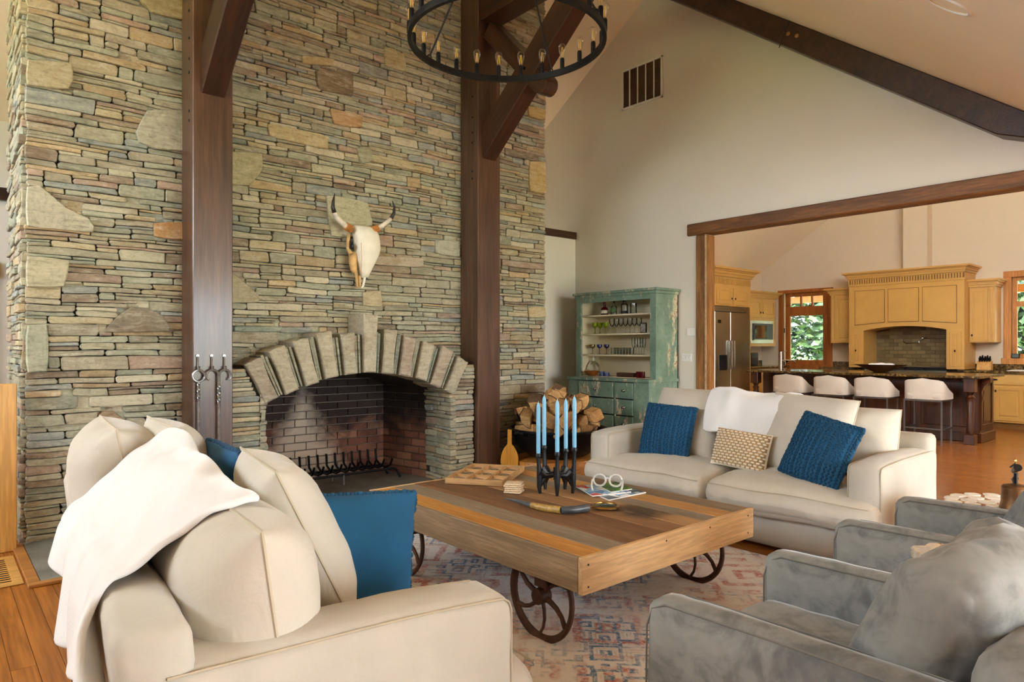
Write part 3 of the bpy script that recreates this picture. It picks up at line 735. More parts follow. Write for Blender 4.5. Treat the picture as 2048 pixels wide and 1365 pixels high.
blue = t.math('MULTIPLY', t.ramp(r2, [(.35, 0.0), (.45, 1.0), (.75, 1.0), (.85, 0.0)]), t.ramp(t.noise(v, 2.0, 5, .65, .4), [(.46, 0.0), (.57, 1.0)]))
grn = t.math('MULTIPLY', t.ramp(r2, [(.05, 1.0), (.25, 0.0)]), t.ramp(t.noise(v, 2.7, 4), [(.52, 0.0), (.62, .8)]))
c = t.mix(t.ramp(n1, [(.35, 0.0), (.65, 1.0)]), C(212, 196, 188), C(226, 220, 214))
c = t.mix(red, c, C(178, 84, 62)); c = t.mix(blue, c, C(76, 112, 146)); c = t.mix(grn, c, C(146, 150, 116))
wear = t.ramp(n2, [(.44, 0.0), (.68, .8)]); c = t.mix(wear, c, C(222, 214, 208))
M['rug'] = t.done(Base_Color=c, Roughness=.95, Normal=t.bump(n2, .4, .004), Sheen_Weight=.1)
rug = MB().box(-1.9, 1.9, -1.46, 1.46, 0, .006).build('area_rug', M['rug'], None, bevel=.003)
rug.location = (2.47, 2.4, .0005); rug.rotation_euler = (0, 0, PI / 2)
tag(rug, 'faded red and blue patterned area rug under the coffee table', 'rug')

# ------------------------------------------------------------------ sofas
def seam_loop(parent, pts, r=.003, mat='seam', closed=True):
    MB().tube(pts, r, 5, closed=closed).build('seam', M[mat], parent, smooth=True)
def make_sofa(label, loc, rotz, seed):
    so = thing('sofa', label, 'sofa', loc, rotz)
    D, Wd, AW = .92, 2.2, .2
    soft_box(.86, Wd - .02, .24, .02, step=.12).build('base', M['linen'], so, smooth='all').location = (-.02, 0, .145)
    b = soft_box(.15, Wd - .03, .64, .035, (.01, 0, .01), .06, .004, 5, seed, lambda p, u, v, w: Vector((p.x - .03 * (w + 1), p.y, p.z + .012 * noise.noise(Vector((p.y * 3, seed, 0))))))
    bk = b.build('back_frame', M['linen'], so, smooth='all'); bk.location = (-.36, 0, .42)
    for s in (-1, 1):
        a = soft_box(.91, AW, .62, .04, (.012, .012, .012), .05, .003, 5, seed + s, lambda p, u, v, w: Vector((p.x, p.y, p.z - .02 * max(0, u) ** 2 * max(0, w))))
        ar = a.build('arm', M['linen'], so, smooth='all'); ar.location = (.005, s * (Wd / 2 - AW / 2), .335)
        for q in (-1, 1):
            seam_loop(ar, [(.4445, q * .0895, z) for z in (-.28, -.2, 0, .2, .25)] + [(.437, q * .0895, .272), (.42, q * .0895, .2835)] + [(x, q * .0895, .3005 - .02 * max(0, x / .455) ** 2) for x in (.36, .3, .2, .1, 0, -.2, -.4)], .0032, closed=False)
    iw = (Wd - 2 * AW) / 2
    for s in (-1, 1):
        def fn(p, u, v, w, s=s):
            vv = v * s; ext = max(0, vv) * AW * (1 / (1 + math.exp(-(p.x - .07) * 60)))
            cre = 0
            fxx = max(0, u)
            cre = -.02 * abs(math.sin(p.y * 26 + 3 * noise.noise(p * 4) + seed)) ** 6 * fxx * (1 - abs(w)) * (.5 + .5 * noise.noise(Vector((p.y * 3, 5, seed))))
            return Vector((p.x + cre, p.y + s * ext, p.z - .03 * fxx ** 2 * (w > 0) + .012 * noise.noise(Vector((p.x * 4, p.y * 4, seed)))))
        c = soft_box(.78, iw - .008, .19, .075, (.035, .004, .05), .028, .005, 5, seed + s + 4, fn)
        o = c.build('seat_cushion', M['linen2'], so, smooth='all'); o.location = (.175, s * iw / 2, .345)
        seam_loop(o, [fn(Vector((.376 + .008 * (1 - q * q), q * (iw / 2 - .03), .081 + .004 * (1 - q * q))), .95, q * .95, .8) for q in [-1 + k / 14 for k in range(29)]], .0032, closed=False)
    for sx in (-.38, .36):
        for sy in (-1.0, 1.0): MB().cyl((sx, sy, 0), (sx, sy, .04), .03).build('foot', M['black'], so, smooth=True)
    return so
def place(o, loc, rx=0, ry=0, rz=0):
    o.location = loc; o.rotation_euler = (rx, ry, rz); return o
def square_cushion(label, loc, rz, lean, w, h, t, seed, roll=0, name='square_cushion', pw=3.2):
    th = thing(name, label, 'cushion', loc, rot=(0, 0, rz)); pm = pillow(w, h, t, 30, pw=pw, ears=.03, wr=.009, seed=seed, fr=6)
    L = Matrix.Rotation(lean, 4, 'X') @ Matrix.Rotation(roll, 4, 'Y') @ Matrix.Translation((0, 0, h / 2))
    pm.build('cover', M['linen2'], th, smooth='all').matrix_local = L
    ed = [pm.pt(-1 + 2 * k / 16, -1, 1) for k in range(16)] + [pm.pt(1, -1 + 2 * k / 16, 1) for k in range(16)] + [pm.pt(1 - 2 * k / 16, 1, 1) for k in range(16)] + [pm.pt(-1, 1 - 2 * k / 16, 1) for k in range(16)]
    MB().tube(ed, .0045, 5, closed=True).build('seam', M['seam'], th, smooth=True).matrix_local = L
    return th
def knit_pillow(label, loc, rz, lean, roll=0, w=.44, h=.44, t=.15, seed=0, cable=True, group='blue knitted throw pillows'):
    """front faces local -y"""
    th = thing('throw_pillow', label, 'pillow', loc, rot=(0, 0, rz), group=group)
    pm = pillow(w, h, t, 26, seed=seed); L = Matrix.Rotation(lean, 4, 'X') @ Matrix.Rotation(roll, 4, 'Y') @ Matrix.Translation((0, 0, h / 2))
    o = pm.build('cover', M['blue'], th, smooth='all'); o.matrix_local = L
    k = MB(); rg = random.Random(seed)
    def at(u, v, r, sc=(1, 1, 1), ang=0):
        p = pm.pt(u, v, -1); k.ball((0, 0, 0), r, 6, 4, Matrix.Translation(p + Vector((0, -r * .15 if not isinstance(r, tuple) else -.002, 0))) @ Matrix.Rotation(ang, 4, 'Y'))
    cols = [(-.93, 'c'), (-.78, 'b'), (-.66, 'b'), (-.5, 'c'), (-.34, 'b'), (-.22, 'b'), (-.06, 'c'), (.1, 'b'), (.22, 'b'), (.38, 'c'), (.54, 'b'), (.66, 'b'), (.78, 'b'), (.93, 'c')]
    for u, ty in cols:
        n = 26 if ty == 'b' else 22
        for j in range(n):
            v = -.96 + 1.92 * (j + .5) / n
            if ty == 'b': at(u + .035 * (j % 2) - .017, v, .0085)
            else:
                at(u - .025, v, (.006, .006, .012), ang=.6); at(u + .025, v, (.006, .006, .012), ang=-.6)
    for j in range(34):    # bobbled rim
        a = -1 + 2 * (j + .5) / 34
        for u, v in ((a, 1), (a, -1), (1, a), (-1, a)): at(u * .985 + rg.uniform(-.01, .01), v * .985, rg.uniform(.009, .013))
    kn = k.build('knit_face', M['knit'], th, smooth='all', kind='stuff', fix=False); kn.matrix_local = L
    return th

sA = make_sofa('cream linen sofa with a white fleece throw trailing down its back', (.85, 2.52, 0), -.09, 1)
sB = make_sofa('cream linen sofa standing before the kitchen opening', (4.47, 2.6, 0), PI, 2)
# --- cushions of the sofa with the trailing throw (faces +X)
square_cushion('plump cream back cushion slumped over the sofa arm end, beside the fleece throw', (.645, 1.85, .455), PI / 2 - .08, -.14, .74, .44, .34, 5, name='back_cushion', pw=3.6)
square_cushion('cream back cushion buried under the white fleece throw', (.68, 2.48, .455), PI / 2 - .08, -.18, .62, .48, .34, 6, name='back_cushion', pw=3.6)
square_cushion('cream back cushion just beyond the fleece throw, nearest the stone chimney', (.63, 3.05, .455), PI / 2 - .08, -.18, .62, .56, .34, 7, name='back_cushion', pw=3.6)
square_cushion('square cream cushion propped before the fleece covered cushion', (1.02, 2.14, .455), PI / 2 - .16, -.44, .56, .54, .24, 8)
square_cushion('square cream cushion propped by the sofa arm toward the fire tools', (.91, 3.0, .455), PI / 2 - .06, -.36, .56, .58, .25, 9)
knit_pillow('blue pillow wedged between two cream cushions with only its edge showing', (1.02, 2.62, .47), PI / 2 - .05, -.4, 0, .46, .5, .15, 3, group=None)
knit_pillow('blue pillow turned to show its plain blue back, next to the sofa arm', (1.03, 2.03, .455), PI - .38, -.12, -.03, .43, .375, .16, 4, group=None)
# --- cushions of the sofa before the kitchen opening (faces -X)
square_cushion('cream back cushion at the end of the kitchen sofa toward the green hutch', (4.58, 3.18, .45), -PI / 2, -.2, .62, .5, .3, 11, name='back_cushion', pw=3.6)
square_cushion('cream back cushion draped with the white throw on the kitchen sofa', (4.58, 2.58, .45), -PI / 2, -.2, .62, .5, .3, 12, name='back_cushion', pw=3.6)
square_cushion('cream back cushion on the kitchen sofa beside the armrest toward the blowtorch', (4.60, 1.95, .45), -PI / 2, -.22, .62, .46, .3, 13, name='back_cushion', pw=3.6)
square_cushion('square cream cushion behind the blue pillow nearest the green hutch', (4.40, 3.12, .45), -PI / 2 + .06, -.4, .56, .56, .2, 14)
square_cushion('square cream cushion tilted between the white throw and the end cushion', (4.34, 2.17, .455), -PI / 2 - .06, -.42, .60, .56, .2, 15, .05)
knit_pillow('blue cable knit pillow leaning by the sofa arm in front of the green hutch', (4.26, 3.17, .445), -PI / 2 + .12, -.3, .04, .43, .42, .14, 6)
knit_pillow('blue cable knit pillow tilted on one corner beside the woven pillow', (4.13, 1.99, .46), -PI / 2 - .15, -.42, .2, .43, .43, .14, 7)
# woven lumbar pillow
wp = thing('woven_pillow', 'small woven jute and cream lumbar pillow on the kitchen sofa', 'pillow', (4.22, 2.52, .455), rot=(0, 0, -PI / 2 + .02))
pm = pillow(.42, .27, .13, 22, seed=9); L = Matrix.Rotation(-.32, 4, 'X') @ Matrix.Rotation(.06, 4, 'Y') @ Matrix.Translation((0, 0, .14))
pm.build('cover', M['cotton'], wp, smooth='all').matrix_local = L
cs, js = MB(), MB()
for j in range(13):
    v = -.92 + 1.84 * (j + .5) / 13
    for i in range(11):
        u = -.94 + 1.88 * (i + .5 + .5 * (j % 2)) / 11.5; p = pm.pt(max(-.97, min(.97, u)), v, -1)
        cs.ball((0, 0, 0), (.018, .008, .0075), 7, 4, Matrix.Translation(p))
        q = pm.pt(max(-.97, min(.97, u + .085)), v, -1); js.ball((0, 0, 0), (.007, .010, .011), 6, 4, Matrix.Translation(q))
    js.tube([pm.pt(-.97 + 1.94 * k / 16, v + .07, -1) + Vector((0, -.003, 0)) for k in range(17)], .004, 5)
cs.build('cream_strands', M['cotton'], wp, smooth='all', kind='stuff', fix=False).matrix_local = L
js.build('jute_strands', M['jute'], wp, smooth='all', kind='stuff', fix=False).matrix_local = L
# --- throws
def sheet(name, label, fn, nu, nv, thick, mat='fleece'):
    vs = [fn(i / nu, j / nv) for j in range(nv + 1) for i in range(nu + 1)]; n = len(vs)
    fs = [(j*(nu+1)+i, j*(nu+1)+i+1, (j+1)*(nu+1)+i+1, (j+1)*(nu+1)+i) for j in range(nv) for i in range(nu)]
    m = MB(); m.add(vs, fs); o = m.build(name, M[mat], None, smooth='all', fix=False)
    md = o.modifiers.new('thickness', 'SOLIDIFY'); md.thickness = thick; md.offset = 0
    s2 = o.modifiers.new('smooth', 'SUBSURF'); s2.levels = 1; s2.render_levels = 1
    return tag(o, label, 'blanket')
def poly_at(P, s):
    L = [0]
    for a, b in zip(P, P[1:]): L.append(L[-1] + math.hypot(b[0]-a[0], b[1]-a[1]))
    q = s * L[-1]
    for i in range(len(P) - 1):
        if q <= L[i+1] or i == len(P) - 2:
            f = (q - L[i]) / max(1e-6, L[i+1] - L[i]); return P[i][0] + (P[i+1][0]-P[i][0]) * f, P[i][1] + (P[i+1][1]-P[i][1]) * f
def drape(Y0, Y1, nY, xs, sgn, clear, hang, xhang, fold, skew, seed, dil=.3, slant=.08):
    # height field over what lies beneath (rays from above), then a free-hanging tail behind the sofa back
    bpy.context.view_layer.update(); dg = bpy.context.evaluated_depsgraph_get()
    g = []
    for i in range(nY + 1):
        row = []
        for x in xs:
            y = Y0 + (Y1 - Y0) * i / nY; hit, loc, *_ = S.ray_cast(dg, (x + slant * (y - 1.6), y, 1.6), (0, 0, -1), distance=1.6); row.append(loc.z if hit else .5)
        g.append(row)
    if dil:
        h = [r[:] for r in g]; w_ = int(dil / ((Y1 - Y0) / nY))
        for i in range(nY + 1):
            for k in range(len(xs)): g[i][k] = max(h[a][k] - .12 * (abs(a - i) / max(1, w_)) ** 2 for a in range(max(0, i - w_), min(nY, i + w_) + 1))
        for i in range(nY + 1):      # taut over the hollow between the cushions and the sofa back
            for k in range(1, len(xs) - 1):
                best = g[i][k]
                for a in range(0, k):
                    for b in range(k + 1, len(xs)): best = max(best, g[i][a] + (g[i][b] - g[i][a]) * (k - a) / (b - a))
                g[i][k] = best
    for _ in range(4):
        h = [r[:] for r in g]
        for i in range(nY + 1):
            for k in range(len(xs)):
                nb = [h[min(nY, max(0, i + a))][min(len(xs) - 1, max(0, k + b))] for a in (-1, 0, 1) for b in (-1, 0, 1)]
                g[i][k] = max(g[i][k] * .3 + .7 * sum(nb) / 9, sum(nb) / 9)
    nh = 16; P = {}
    for i in range(nY + 1):
        u = i / nY
        for k, x in enumerate(xs):
            P[i, k] = (x + .004 * math.sin(u * 17), Y0 + (Y1 - Y0) * u, g[i][k] + clear + .004 * math.sin(u * 23 + k))
        zt = P[i, len(xs) - 1][2]
        for q in range(1, nh + 1):
            f = q / nh; x = xs[-1] + (xhang - xs[-1]) * min(1, f * 2.6) ** .6
            fd = fold * (math.sin(u * 21 + seed + f * 1.5) + .5 * math.sin(u * 37 + seed)) * f
            P[i, len(xs) - 1 + q] = (x + sgn * (fd + fold * .6 * f), Y0 + (Y1 - Y0) * u + skew * f * (1 - .8 * u) + .01 * math.sin(f * 5 + u * 9), zt + (hang(u) - zt) * f)
    nv = len(xs) - 1 + nh
    P = {k: (p[0] + slant * (p[1] - 1.6), p[1], p[2]) for k, p in P.items()}
    return (lambda a, b: P[round(a * nY), round(b * nv)]), nY, nv
fn_, nu_, nv_ = drape(1.76, 2.74, 52, [.64 - .34 * k / 20 for k in range(21)], -1, .016, lambda u: .50 + .05 * math.sin(u * 7 + 1) + .1 * u, .255, .022, -.20, 1)
sheet('fleece_throw', 'white fleece throw trailing over the sofa back toward the floor', fn_, nu_, nv_, .02)
def throwB(u, v):
    Y = 2.24 + u * .66 + .02 * math.sin(v * 5)
    prof = [(4.40, .68), (4.415, .75), (4.44, .83), (4.48, .91), (4.54, .975), (4.64, .985), (4.76, .93), (4.88, .84), (4.965, .74), (4.985, .6)]
    x, z = poly_at(prof, v)
    z += .012 * math.sin(u * 8 + 1) * (v > .3) - .04 * (1 - v) * (1 - u) + .01 * noise.noise(Vector((u * 7, v * 7, 1)))
    x += .010 * math.sin(u * 13 + v * 6) * (1 - v) + .012 * noise.noise(Vector((u * 5, v * 6, 7))) - .012
    return (x, Y, z)
sheet('cotton_throw', 'white throw draped over the middle of the kitchen sofa back', throwB, 40, 34, .012)

# ------------------------------------------------------------------ armchairs
def make_chair(label, loc, rotz=0):
    ch = thing('armchair', label, 'armchair', loc, rotz, group='grey velvet armchairs')
    # faces +y locally; width .76, depth .86
    soft_box(.72, .80, .22, .03, step=.1).build('base', M['velvet'], ch, smooth='all').location = (0, 0, .21)
    for s in (-1, 1):
        def fa(p, u, v, w): return Vector((p.x, p.y, p.z))
        ar = soft_box(.125, .86, .50, .045, (.008, .006, .01), .05, .003, 6, 3 + s, fa).build('arm', M['velvet'], ch, smooth='all')
        ar.location = (s * .318, 0, .355)
        for q in (-1, 1): MB().tube([(q * .054, .421, -.24), (q * .054, .422, .0), (q * .053, .42, .17), (q * .052, .402, .222), (q * .052, .36, .243), (q * .053, 0, .248), (q * .052, -.36, .243)], .003, 5).build('seam', M['velvetseam'], ar, smooth=True)
    se = soft_box(.505, .66, .17, .06, (.0, .02, .03), .035, .006, 6, 9).build('seat_cushion', M['velvet'], ch, smooth='all'); se.location = (0, .085, .385)
    bf = soft_box(.70, .16, .56, .06, (.0, .01, .012), .05, .004, 6, 5, lambda p, u, v, w: Vector((p.x, p.y - .03 * (w + 1), p.z))).build('back_frame', M['velvet'], ch, smooth='all'); bf.location = (0, -.36, .43)
    def fb(p, u, v, w):
        cr = .012 * abs(math.sin(p.x * 17 + p.z * 9)) ** 6 * max(0, .3 + w) * (v > 0)
        return Vector((p.x * (1 + .05 * w), p.y * (1 - .2 * abs(w) ** 4) - cr - .05 * (u * u) * 0 + .05 * u * u, p.z + .25 - .03 * u * u))
    bc = soft_box(.52, .21, .46, .06, (.01, .03, .03), .028, .007, 6, 8, fb).build('back_cushion', M['velvet'], ch, smooth='all')
    bc.location = (0, -.14, .40); bc.rotation_euler = (.42, 0, 0)
    for sx in (-.3, .3):
        for sy in (-.36, .36): MB().cyl((sx, sy, 0), (sx, sy, .1), .014, .02).build('leg', M['iron'], ch, smooth=True)
    return ch
c1 = make_chair('grey velvet armchair standing nearer the sofa with the trailing throw', (1.885, .76, 0))
c2 = copy_tree(c1, loc=(3.125, .79, 0), label='grey velvet armchair standing nearer the kitchen sofa')

# ------------------------------------------------------------------ coffee table
ct = thing('coffee_table', 'low reclaimed wood cart coffee table on iron wheels', 'coffee table', (2.635, 2.733, 0))
TX, TY = .655, .868; TZ = .45
pcol = [((176,116,48),(204,146,70)), ((128,110,88),(158,138,112)), ((98,66,40),(142,100,62)), ((92,60,36),(136,94,56)), ((126,90,56),(166,122,78)),
        ((150,110,66),(186,144,96)), ((124,108,90),(152,134,112)), ((170,118,58),(200,148,84)), ((120,98,74),(150,126,98))]
wids = [.135, .14, .15, .15, .15, .145, .125, .14, .13]; s = (2 * TX - .05) / sum(wids); x = -TX + .025
stain = None
for k, (wd, (a, b)) in enumerate(zip(wids, pcol)):
    wd *= s
    mt = wood('table_plank_%d' % k, C(*a), C(*b), 1, .55, 16, 14, .45, .3, .04)
    if k in (3, 4, 5):   # scorched patch
        tt = mt.node_tree; bs = tt.nodes['Principled BSDF']; l = bs.inputs['Base Color'].links[0].from_socket
        h = NT('tmp'); bpy.data.materials.remove(h.m); h = NT.__new__(NT); h.m = mt; h.t = tt; h.N = tt.nodes
        p = h.pos(); d = h.n('ShaderNodeVectorMath', {0: p, 1: (2.80, 2.22, .45)}, operation='DISTANCE').outputs['Value']
        f = h.math('ADD', d, h.math('MULTIPLY', h.noise(p, 9, 4), .25)); tt.links.new(h.mix(h.ramp(f, [(.2, .85), (.33, 0.0)]), l, C(34, 22, 16)), bs.inputs['Base Color'])
    MB().box(x + .0015, x + wd - .0015, -TY + .026, TY - .026, TZ - .028, TZ + (k % 3 - 1) * .0012).build('top_plank', mt, ct, bevel=.002)
    x += wd
grey = wood('apron_grey', C(132, 108, 80), C(170, 142, 108), 1, .6, 14, 14, .3, .35, .05)
pinex = wood('apron_pine', C(198, 156, 106), C(222, 184, 136), 0, .55, 12, 12, .6, .2, .05)
for s in (-1, 1):
    MB().box(s * TX - (.025 if s > 0 else 0), s * TX + (.025 if s < 0 else 0), -TY + .026, TY, TZ - .145, TZ - .001).build('side_board', grey, ct, bevel=.003)
    MB().box(-TX, TX, s * TY - (.025 if s > 0 else 0), s * TY + (.025 if s < 0 else 0), TZ - .15, TZ + .001).build('end_board', pinex, ct, bevel=.003)
for xx, zz in ((-.62, .42), (-.62, .33), (-.1, .42), (.25, .42), (.6, .42), (.6, .33)):
    MB().cyl((xx, -TY - .001, zz), (xx, -TY + .01, zz), .005, n=6).build('nail', M['iron'], ct)
rust = plain('rusty_iron', C(84, 56, 44), .6, .45, .3, 18, .35, 60)
for s in (-1, 1): MB().box(-.6, .6, s * .56 - .04, s * .56 + .04, .24, .31).build('bolster', rust, ct, bevel=.004)
for sx in (-1, 1):
    for yy in (-.545, .6):
        R = .188; m = MB(); xx = sx * .575
        m.tube([(xx, yy + R * math.cos(a), R + .008 + (R - .0) * math.sin(a)) for a in [2 * PI * k / 40 for k in range(40)]], .012, 8, closed=True, flat=1.5)
        wh = m.build('wheel', rust, ct, smooth=True)
        sp = MB()
        for k in range(6):
            a0 = k * PI / 3 + .2; pts = [(xx, yy + rr * math.cos(a0 + .45 * (rr / R) ** 2), R + .008 + rr * math.sin(a0 + .45 * (rr / R) ** 2)) for rr in (.02, .06, .1, .14, .178)]
            MB().tube(pts, [.013, .012, .011, .010, .011], 8, flat=.7).build('spoke', rust, wh, smooth=True)
        MB().cyl((xx - .03, yy, R + .008), (xx + .03, yy, R + .008), .036, n=14).build('hub', rust, wh, smooth=True)
# ------------------------------------------------------------------ things on the coffee table
TT = .4515
# divided specimen tray
c = [onZ(x, y, TT) for x, y in ((902, 968), (1012, 974), (1042, 942), (934, 938))]
ctr = sum(c, Vector()) / 4; ang = math.atan2((c[1] - c[0]).y, (c[1] - c[0]).x); lw = ((c[1]-c[0]).length + (c[2]-c[3]).length) / 2; lh = ((c[3]-c[0]).length + (c[2]-c[1]).length) / 2
tr = thing('specimen_tray', 'pale wooden tray divided into nine compartments on the coffee table', 'tray', (ctr.x, ctr.y, TT), ang)
lt = wood('pale_wood', C(214, 176, 124), C(236, 204, 156), 0, .5, 14, 10, .1, .1, .05); ltd = wood('pale_wood_frame', C(176, 134, 84), C(206, 164, 110), 0, .5, 14, 10, .1, .1, .05)
MB().box(-lw/2, lw/2, -lh/2, lh/2, 0, .014).build('base', lt, tr, bevel=.002)
for s in (-1, 1):
    MB().box(-lw/2, lw/2, s*lh/2 - .006, s*lh/2 + .006, 0, .036).build('side', ltd, tr, bevel=.002)
    MB().box(s*lw/2 - .006, s*lw/2 + .006, -lh/2, lh/2, 0, .036).build('side', ltd, tr, bevel=.002)
    MB().box(-lw/2, lw/2, s*lh/6 - .003, s*lh/6 + .003, .012, .03).build('divider', ltd, tr)
    MB().box(s*lw/6 - .004, s*lw/6 + .004, -lh/2, lh/2, .012, .031).build('divider', ltd, tr)
bone = plain('driftwood', C(120, 98, 76), .8, 0, .3, 40)
rg = random.Random(5)
for i in range(3):
    for j in range(3):
        cx, cy = (i - 1) * lw / 3, (j - 1) * lh / 3; m = MB(); k = rg.uniform(-.008, .008)
        m.tube([(-.04, k, .021), (-.02, -k, .022), (0.01, k, .022), (.035, 0, .021)], [.003, .006, .005, .002], 7)
        o = m.build('specimen', bone, None, smooth=True); o.location = tr.matrix_basis @ Vector((cx, cy, .0)); o.rotation_euler = (0, 0, ang + rg.uniform(-.2, .2))
        tag(o, 'small dark driftwood piece lying in a compartment of the tray', 'specimen', 'specimens in the tray')
# stack of coasters
c = onZ(1028, 985, TT); wov = plain('woven_coaster', C(214, 186, 150), .8, 0, .35, 120, .6, 140, .003)
for k in range(5):
    o = soft_box(.1, .1, .0115, .005, step=.02).build('coaster', wov, None, smooth=True); o.location = (c.x, c.y, TT + .006 + k * .0117); o.rotation_euler = (0, 0, ang + rg.uniform(-.12, .12))
    tag(o, 'square woven coaster in the small stack beside the tray', 'coaster', 'coasters in a stack')
# candelabra with five branches
cc = onZ(1112, 985, TT)
ca = thing('candelabra', 'black cast iron candelabra with five arms', 'candle holder', (cc.x, cc.y, TT))
ci = plain('cast_iron', C(30, 30, 31), .42, .4, .15, 20, .15, 80)
MB().cyl((0, 0, .075), (0, 0, .145), .016, n=14).build('hub', ci, ca, smooth=True)
tops = []
for k in range(5):
    a = YAW + PI + 2 * PI * k / 5; R = .11; hgt = [.235, .25, .225, .245, .215][k]; d = Vector((math.cos(a), math.sin(a), 0)); m = MB()
    P = lambda r, z: tuple(d * r + Vector((0, 0, z)))
    m.tube([P(R * .9, .0), P(R * .95, .04), P(R * .92, .1), P(R * .97, .16), P(R * 1.0, hgt - .02), P(R * 1.0, hgt)], [.009, .014, .019, .013, .011, .014], 10)
    m.tube([P(.0, .11), P(R * .35, .098), P(R * .65, .1), P(R * .92, .125)], [.02, .016, .018, .026], 8)
    m.tube([P(R * .5, .097), P(R * .78, .075), P(R * .9, .045)], [.014, .016, .013], 8)
    ar = m.build('arm', ci, ca, smooth=True)
    MB().lathe([(.008, 0), (.016, .008), (.0175, .02), (.014, .03), (.011, .03)], (d.x * R, d.y * R, hgt - .012), 14).build('cup', ci, ar, smooth=True)
    tops.append(ca.matrix_basis.to_translation() + Vector((d.x * R, d.y * R, hgt + .012)))
wax = plain('blue_wax', C(122, 180, 212), .4, 0, .04, 10, Subsurface_Weight=.15)
for k, p in enumerate(tops):
    cd = thing('taper_candle', 'pale blue taper candle standing in the iron candelabra', 'candle', tuple(p), group='candles in the candelabra')
    MB().lathe([(.0105, -.005), (.0122, .02), (.0118, .27), (.010, .285), (.003, .30)], n=14).build('taper', wax, cd, smooth=True)
    MB().cyl((0, 0, .298), (0.001, 0, .309), .0012, n=6).build('wick', M['white'], cd)
# magnifying glass with horn handle
a, b = onZ(1013, 1000, TT), onZ(1170, 1020, TT); e = onZ(1208, 1014, TT)
mg = thing('magnifying_glass', 'horn handled magnifying glass with a brass rim', 'magnifying glass', (a.x, a.y, TT), math.atan2((e - a).y, (e - a).x))
R3 = mg.matrix_basis.to_3x3(); inv = mg.matrix_basis.inverted() if False else (Matrix.Translation(mg.location) @ Matrix.Rotation(mg.rotation_euler.z, 4, 'Z')).inverted()
L = lambda x, y, z: tuple(inv @ Vector((*onZ(x, y, TT + z).to_2d(), TT + z)))
horn = plain('dark_horn', C(74, 78, 82), .3, 0, .45, 18); wrap = plain('amber_wrap', C(168, 132, 66), .4, 0, .4, 60, .6, 90, .004)
hp = [L(1013, 998, .010), L(1035, 1003, .014), L(1064, 1011, .016), L(1090, 1017, .018), L(1122, 1021, .02), L(1150, 1020, .021), L(1176, 1016, .022)]
MB().tube(hp[0:3], [.004, .009, .0135], 10).build('horn_tip', horn, mg, smooth=True)
MB().tube(hp[2:5], [.0165, .019, .019], 12).build('wrapped_grip', wrap, mg, smooth=True)
MB().tube(hp[4:7], [.0175, .0195, .021], 12).build('handle', horn, mg, smooth=True)
MB().cyl(hp[6], L(1186, 1014.5, .014), .005, n=10).build('neck', M['brass'], mg, smooth=True)
rc = Vector(L(1210, 1012, .014)); Rr = (Vector(L(1238, 1013, .014)) - Vector(L(1184, 1013, .014))).length / 2 * .95
MB().tube([rc + Vector((Rr * math.cos(2*PI*k/32), Rr * math.sin(2*PI*k/32), 0)) for k in range(32)], .006, 8, closed=True, flat=1.4).build('rim', M['brass'], mg, smooth=True)
MB().lathe([(0.0, -.004), (Rr * .6, -.003), (Rr, -.001), (Rr, .001), (Rr * .6, .003), (0.0, .004)], tuple(rc), 28, caps=False).build('lens', mk_glass('lens_glass', C(150, 172, 150), dens=.12), mg, smooth=True)
# magazines and glasses sculpture
def magazine(lab, corners, z0, th, cols, seed):
    c = [onZ(x, y, z0 + th) for x, y in corners]; m = sum(c, Vector()) / 4
    tag_m = thing('magazine', lab, 'magazine', (m.x, m.y, z0)); t = NT('magazine_cover_%d' % seed); v = t.coord('Object'); n = t.n('ShaderNodeTexVoronoi', {'Vector': v, 'Scale': 14.0 + seed, 'Randomness': .8}, distance='CHEBYCHEV')
    t.b.inputs['Roughness'].default_value = .25; t.set(t.b.inputs['Base Color'], t.ramp(t.n('ShaderNodeSeparateColor', {0: n.outputs['Color']}).outputs[0], [(i / len(cols), q) for i, q in enumerate(cols)], 'CONSTANT'))
    P = [(p.x - m.x, p.y - m.y) for p in c]
    MB().prism(P, 'z', 0, th * .85).build('pages', M['white'], tag_m); MB().prism(P, 'z', th * .85, th).build('cover', t.m, tag_m)
magazine('yellow spined magazine at the bottom of the fan on the coffee table', [(1218, 1000), (1292, 985), (1232, 968), (1160, 976)], TT, .006, [C(210, 218, 226), C(120, 150, 180), C(236, 236, 236), C(90, 100, 110)], 1)
magazine('blue and white magazine under the sculpted spectacles', [(1185, 992), (1262, 984), (1216, 968), (1150, 972)], TT + .0062, .006, [C(80, 130, 190), C(150, 190, 225), C(235, 238, 240), C(200, 60, 50)], 2)
magazine('green covered magazine on top of the fan on the coffee table', [(1222, 984), (1264, 978), (1232, 964), (1196, 970)], TT + .0124, .005, [C(60, 120, 50), C(110, 150, 60), C(40, 90, 50)], 3)
gc = onZ(1215, 978, TT + .018); sc_ = .13 / 2
gl = thing('spectacles_sculpture', 'oversized clear white spectacles standing on the magazines', 'ornament', (gc.x, gc.y, TT + .0175), YAW - PI / 2 - .2)
acr = plain('cloudy_acrylic', C(226, 224, 214), .15, 0, .08, 20, Transmission_Weight=.25)
for s in (-1, 1):
    MB().tube([(s * .047 + .036 * math.cos(2*PI*k/24), 0, .05 + .034 * math.sin(2*PI*k/24)) for k in range(24)], .0065, 8, closed=True).build('lens_ring', acr, gl, smooth=True)
    MB().tube([(s * .083, 0, .052), (s * .09, -.02, .05), (s * .088, -.07, .03), (s * .08, -.09, .006)], .006, 8).build('temple', acr, gl, smooth=True)
MB().tube([(-.013, 0, .058), (0, -.004, .064), (.013, 0, .058)], .006, 8).build('bridge', acr, gl, smooth=True)
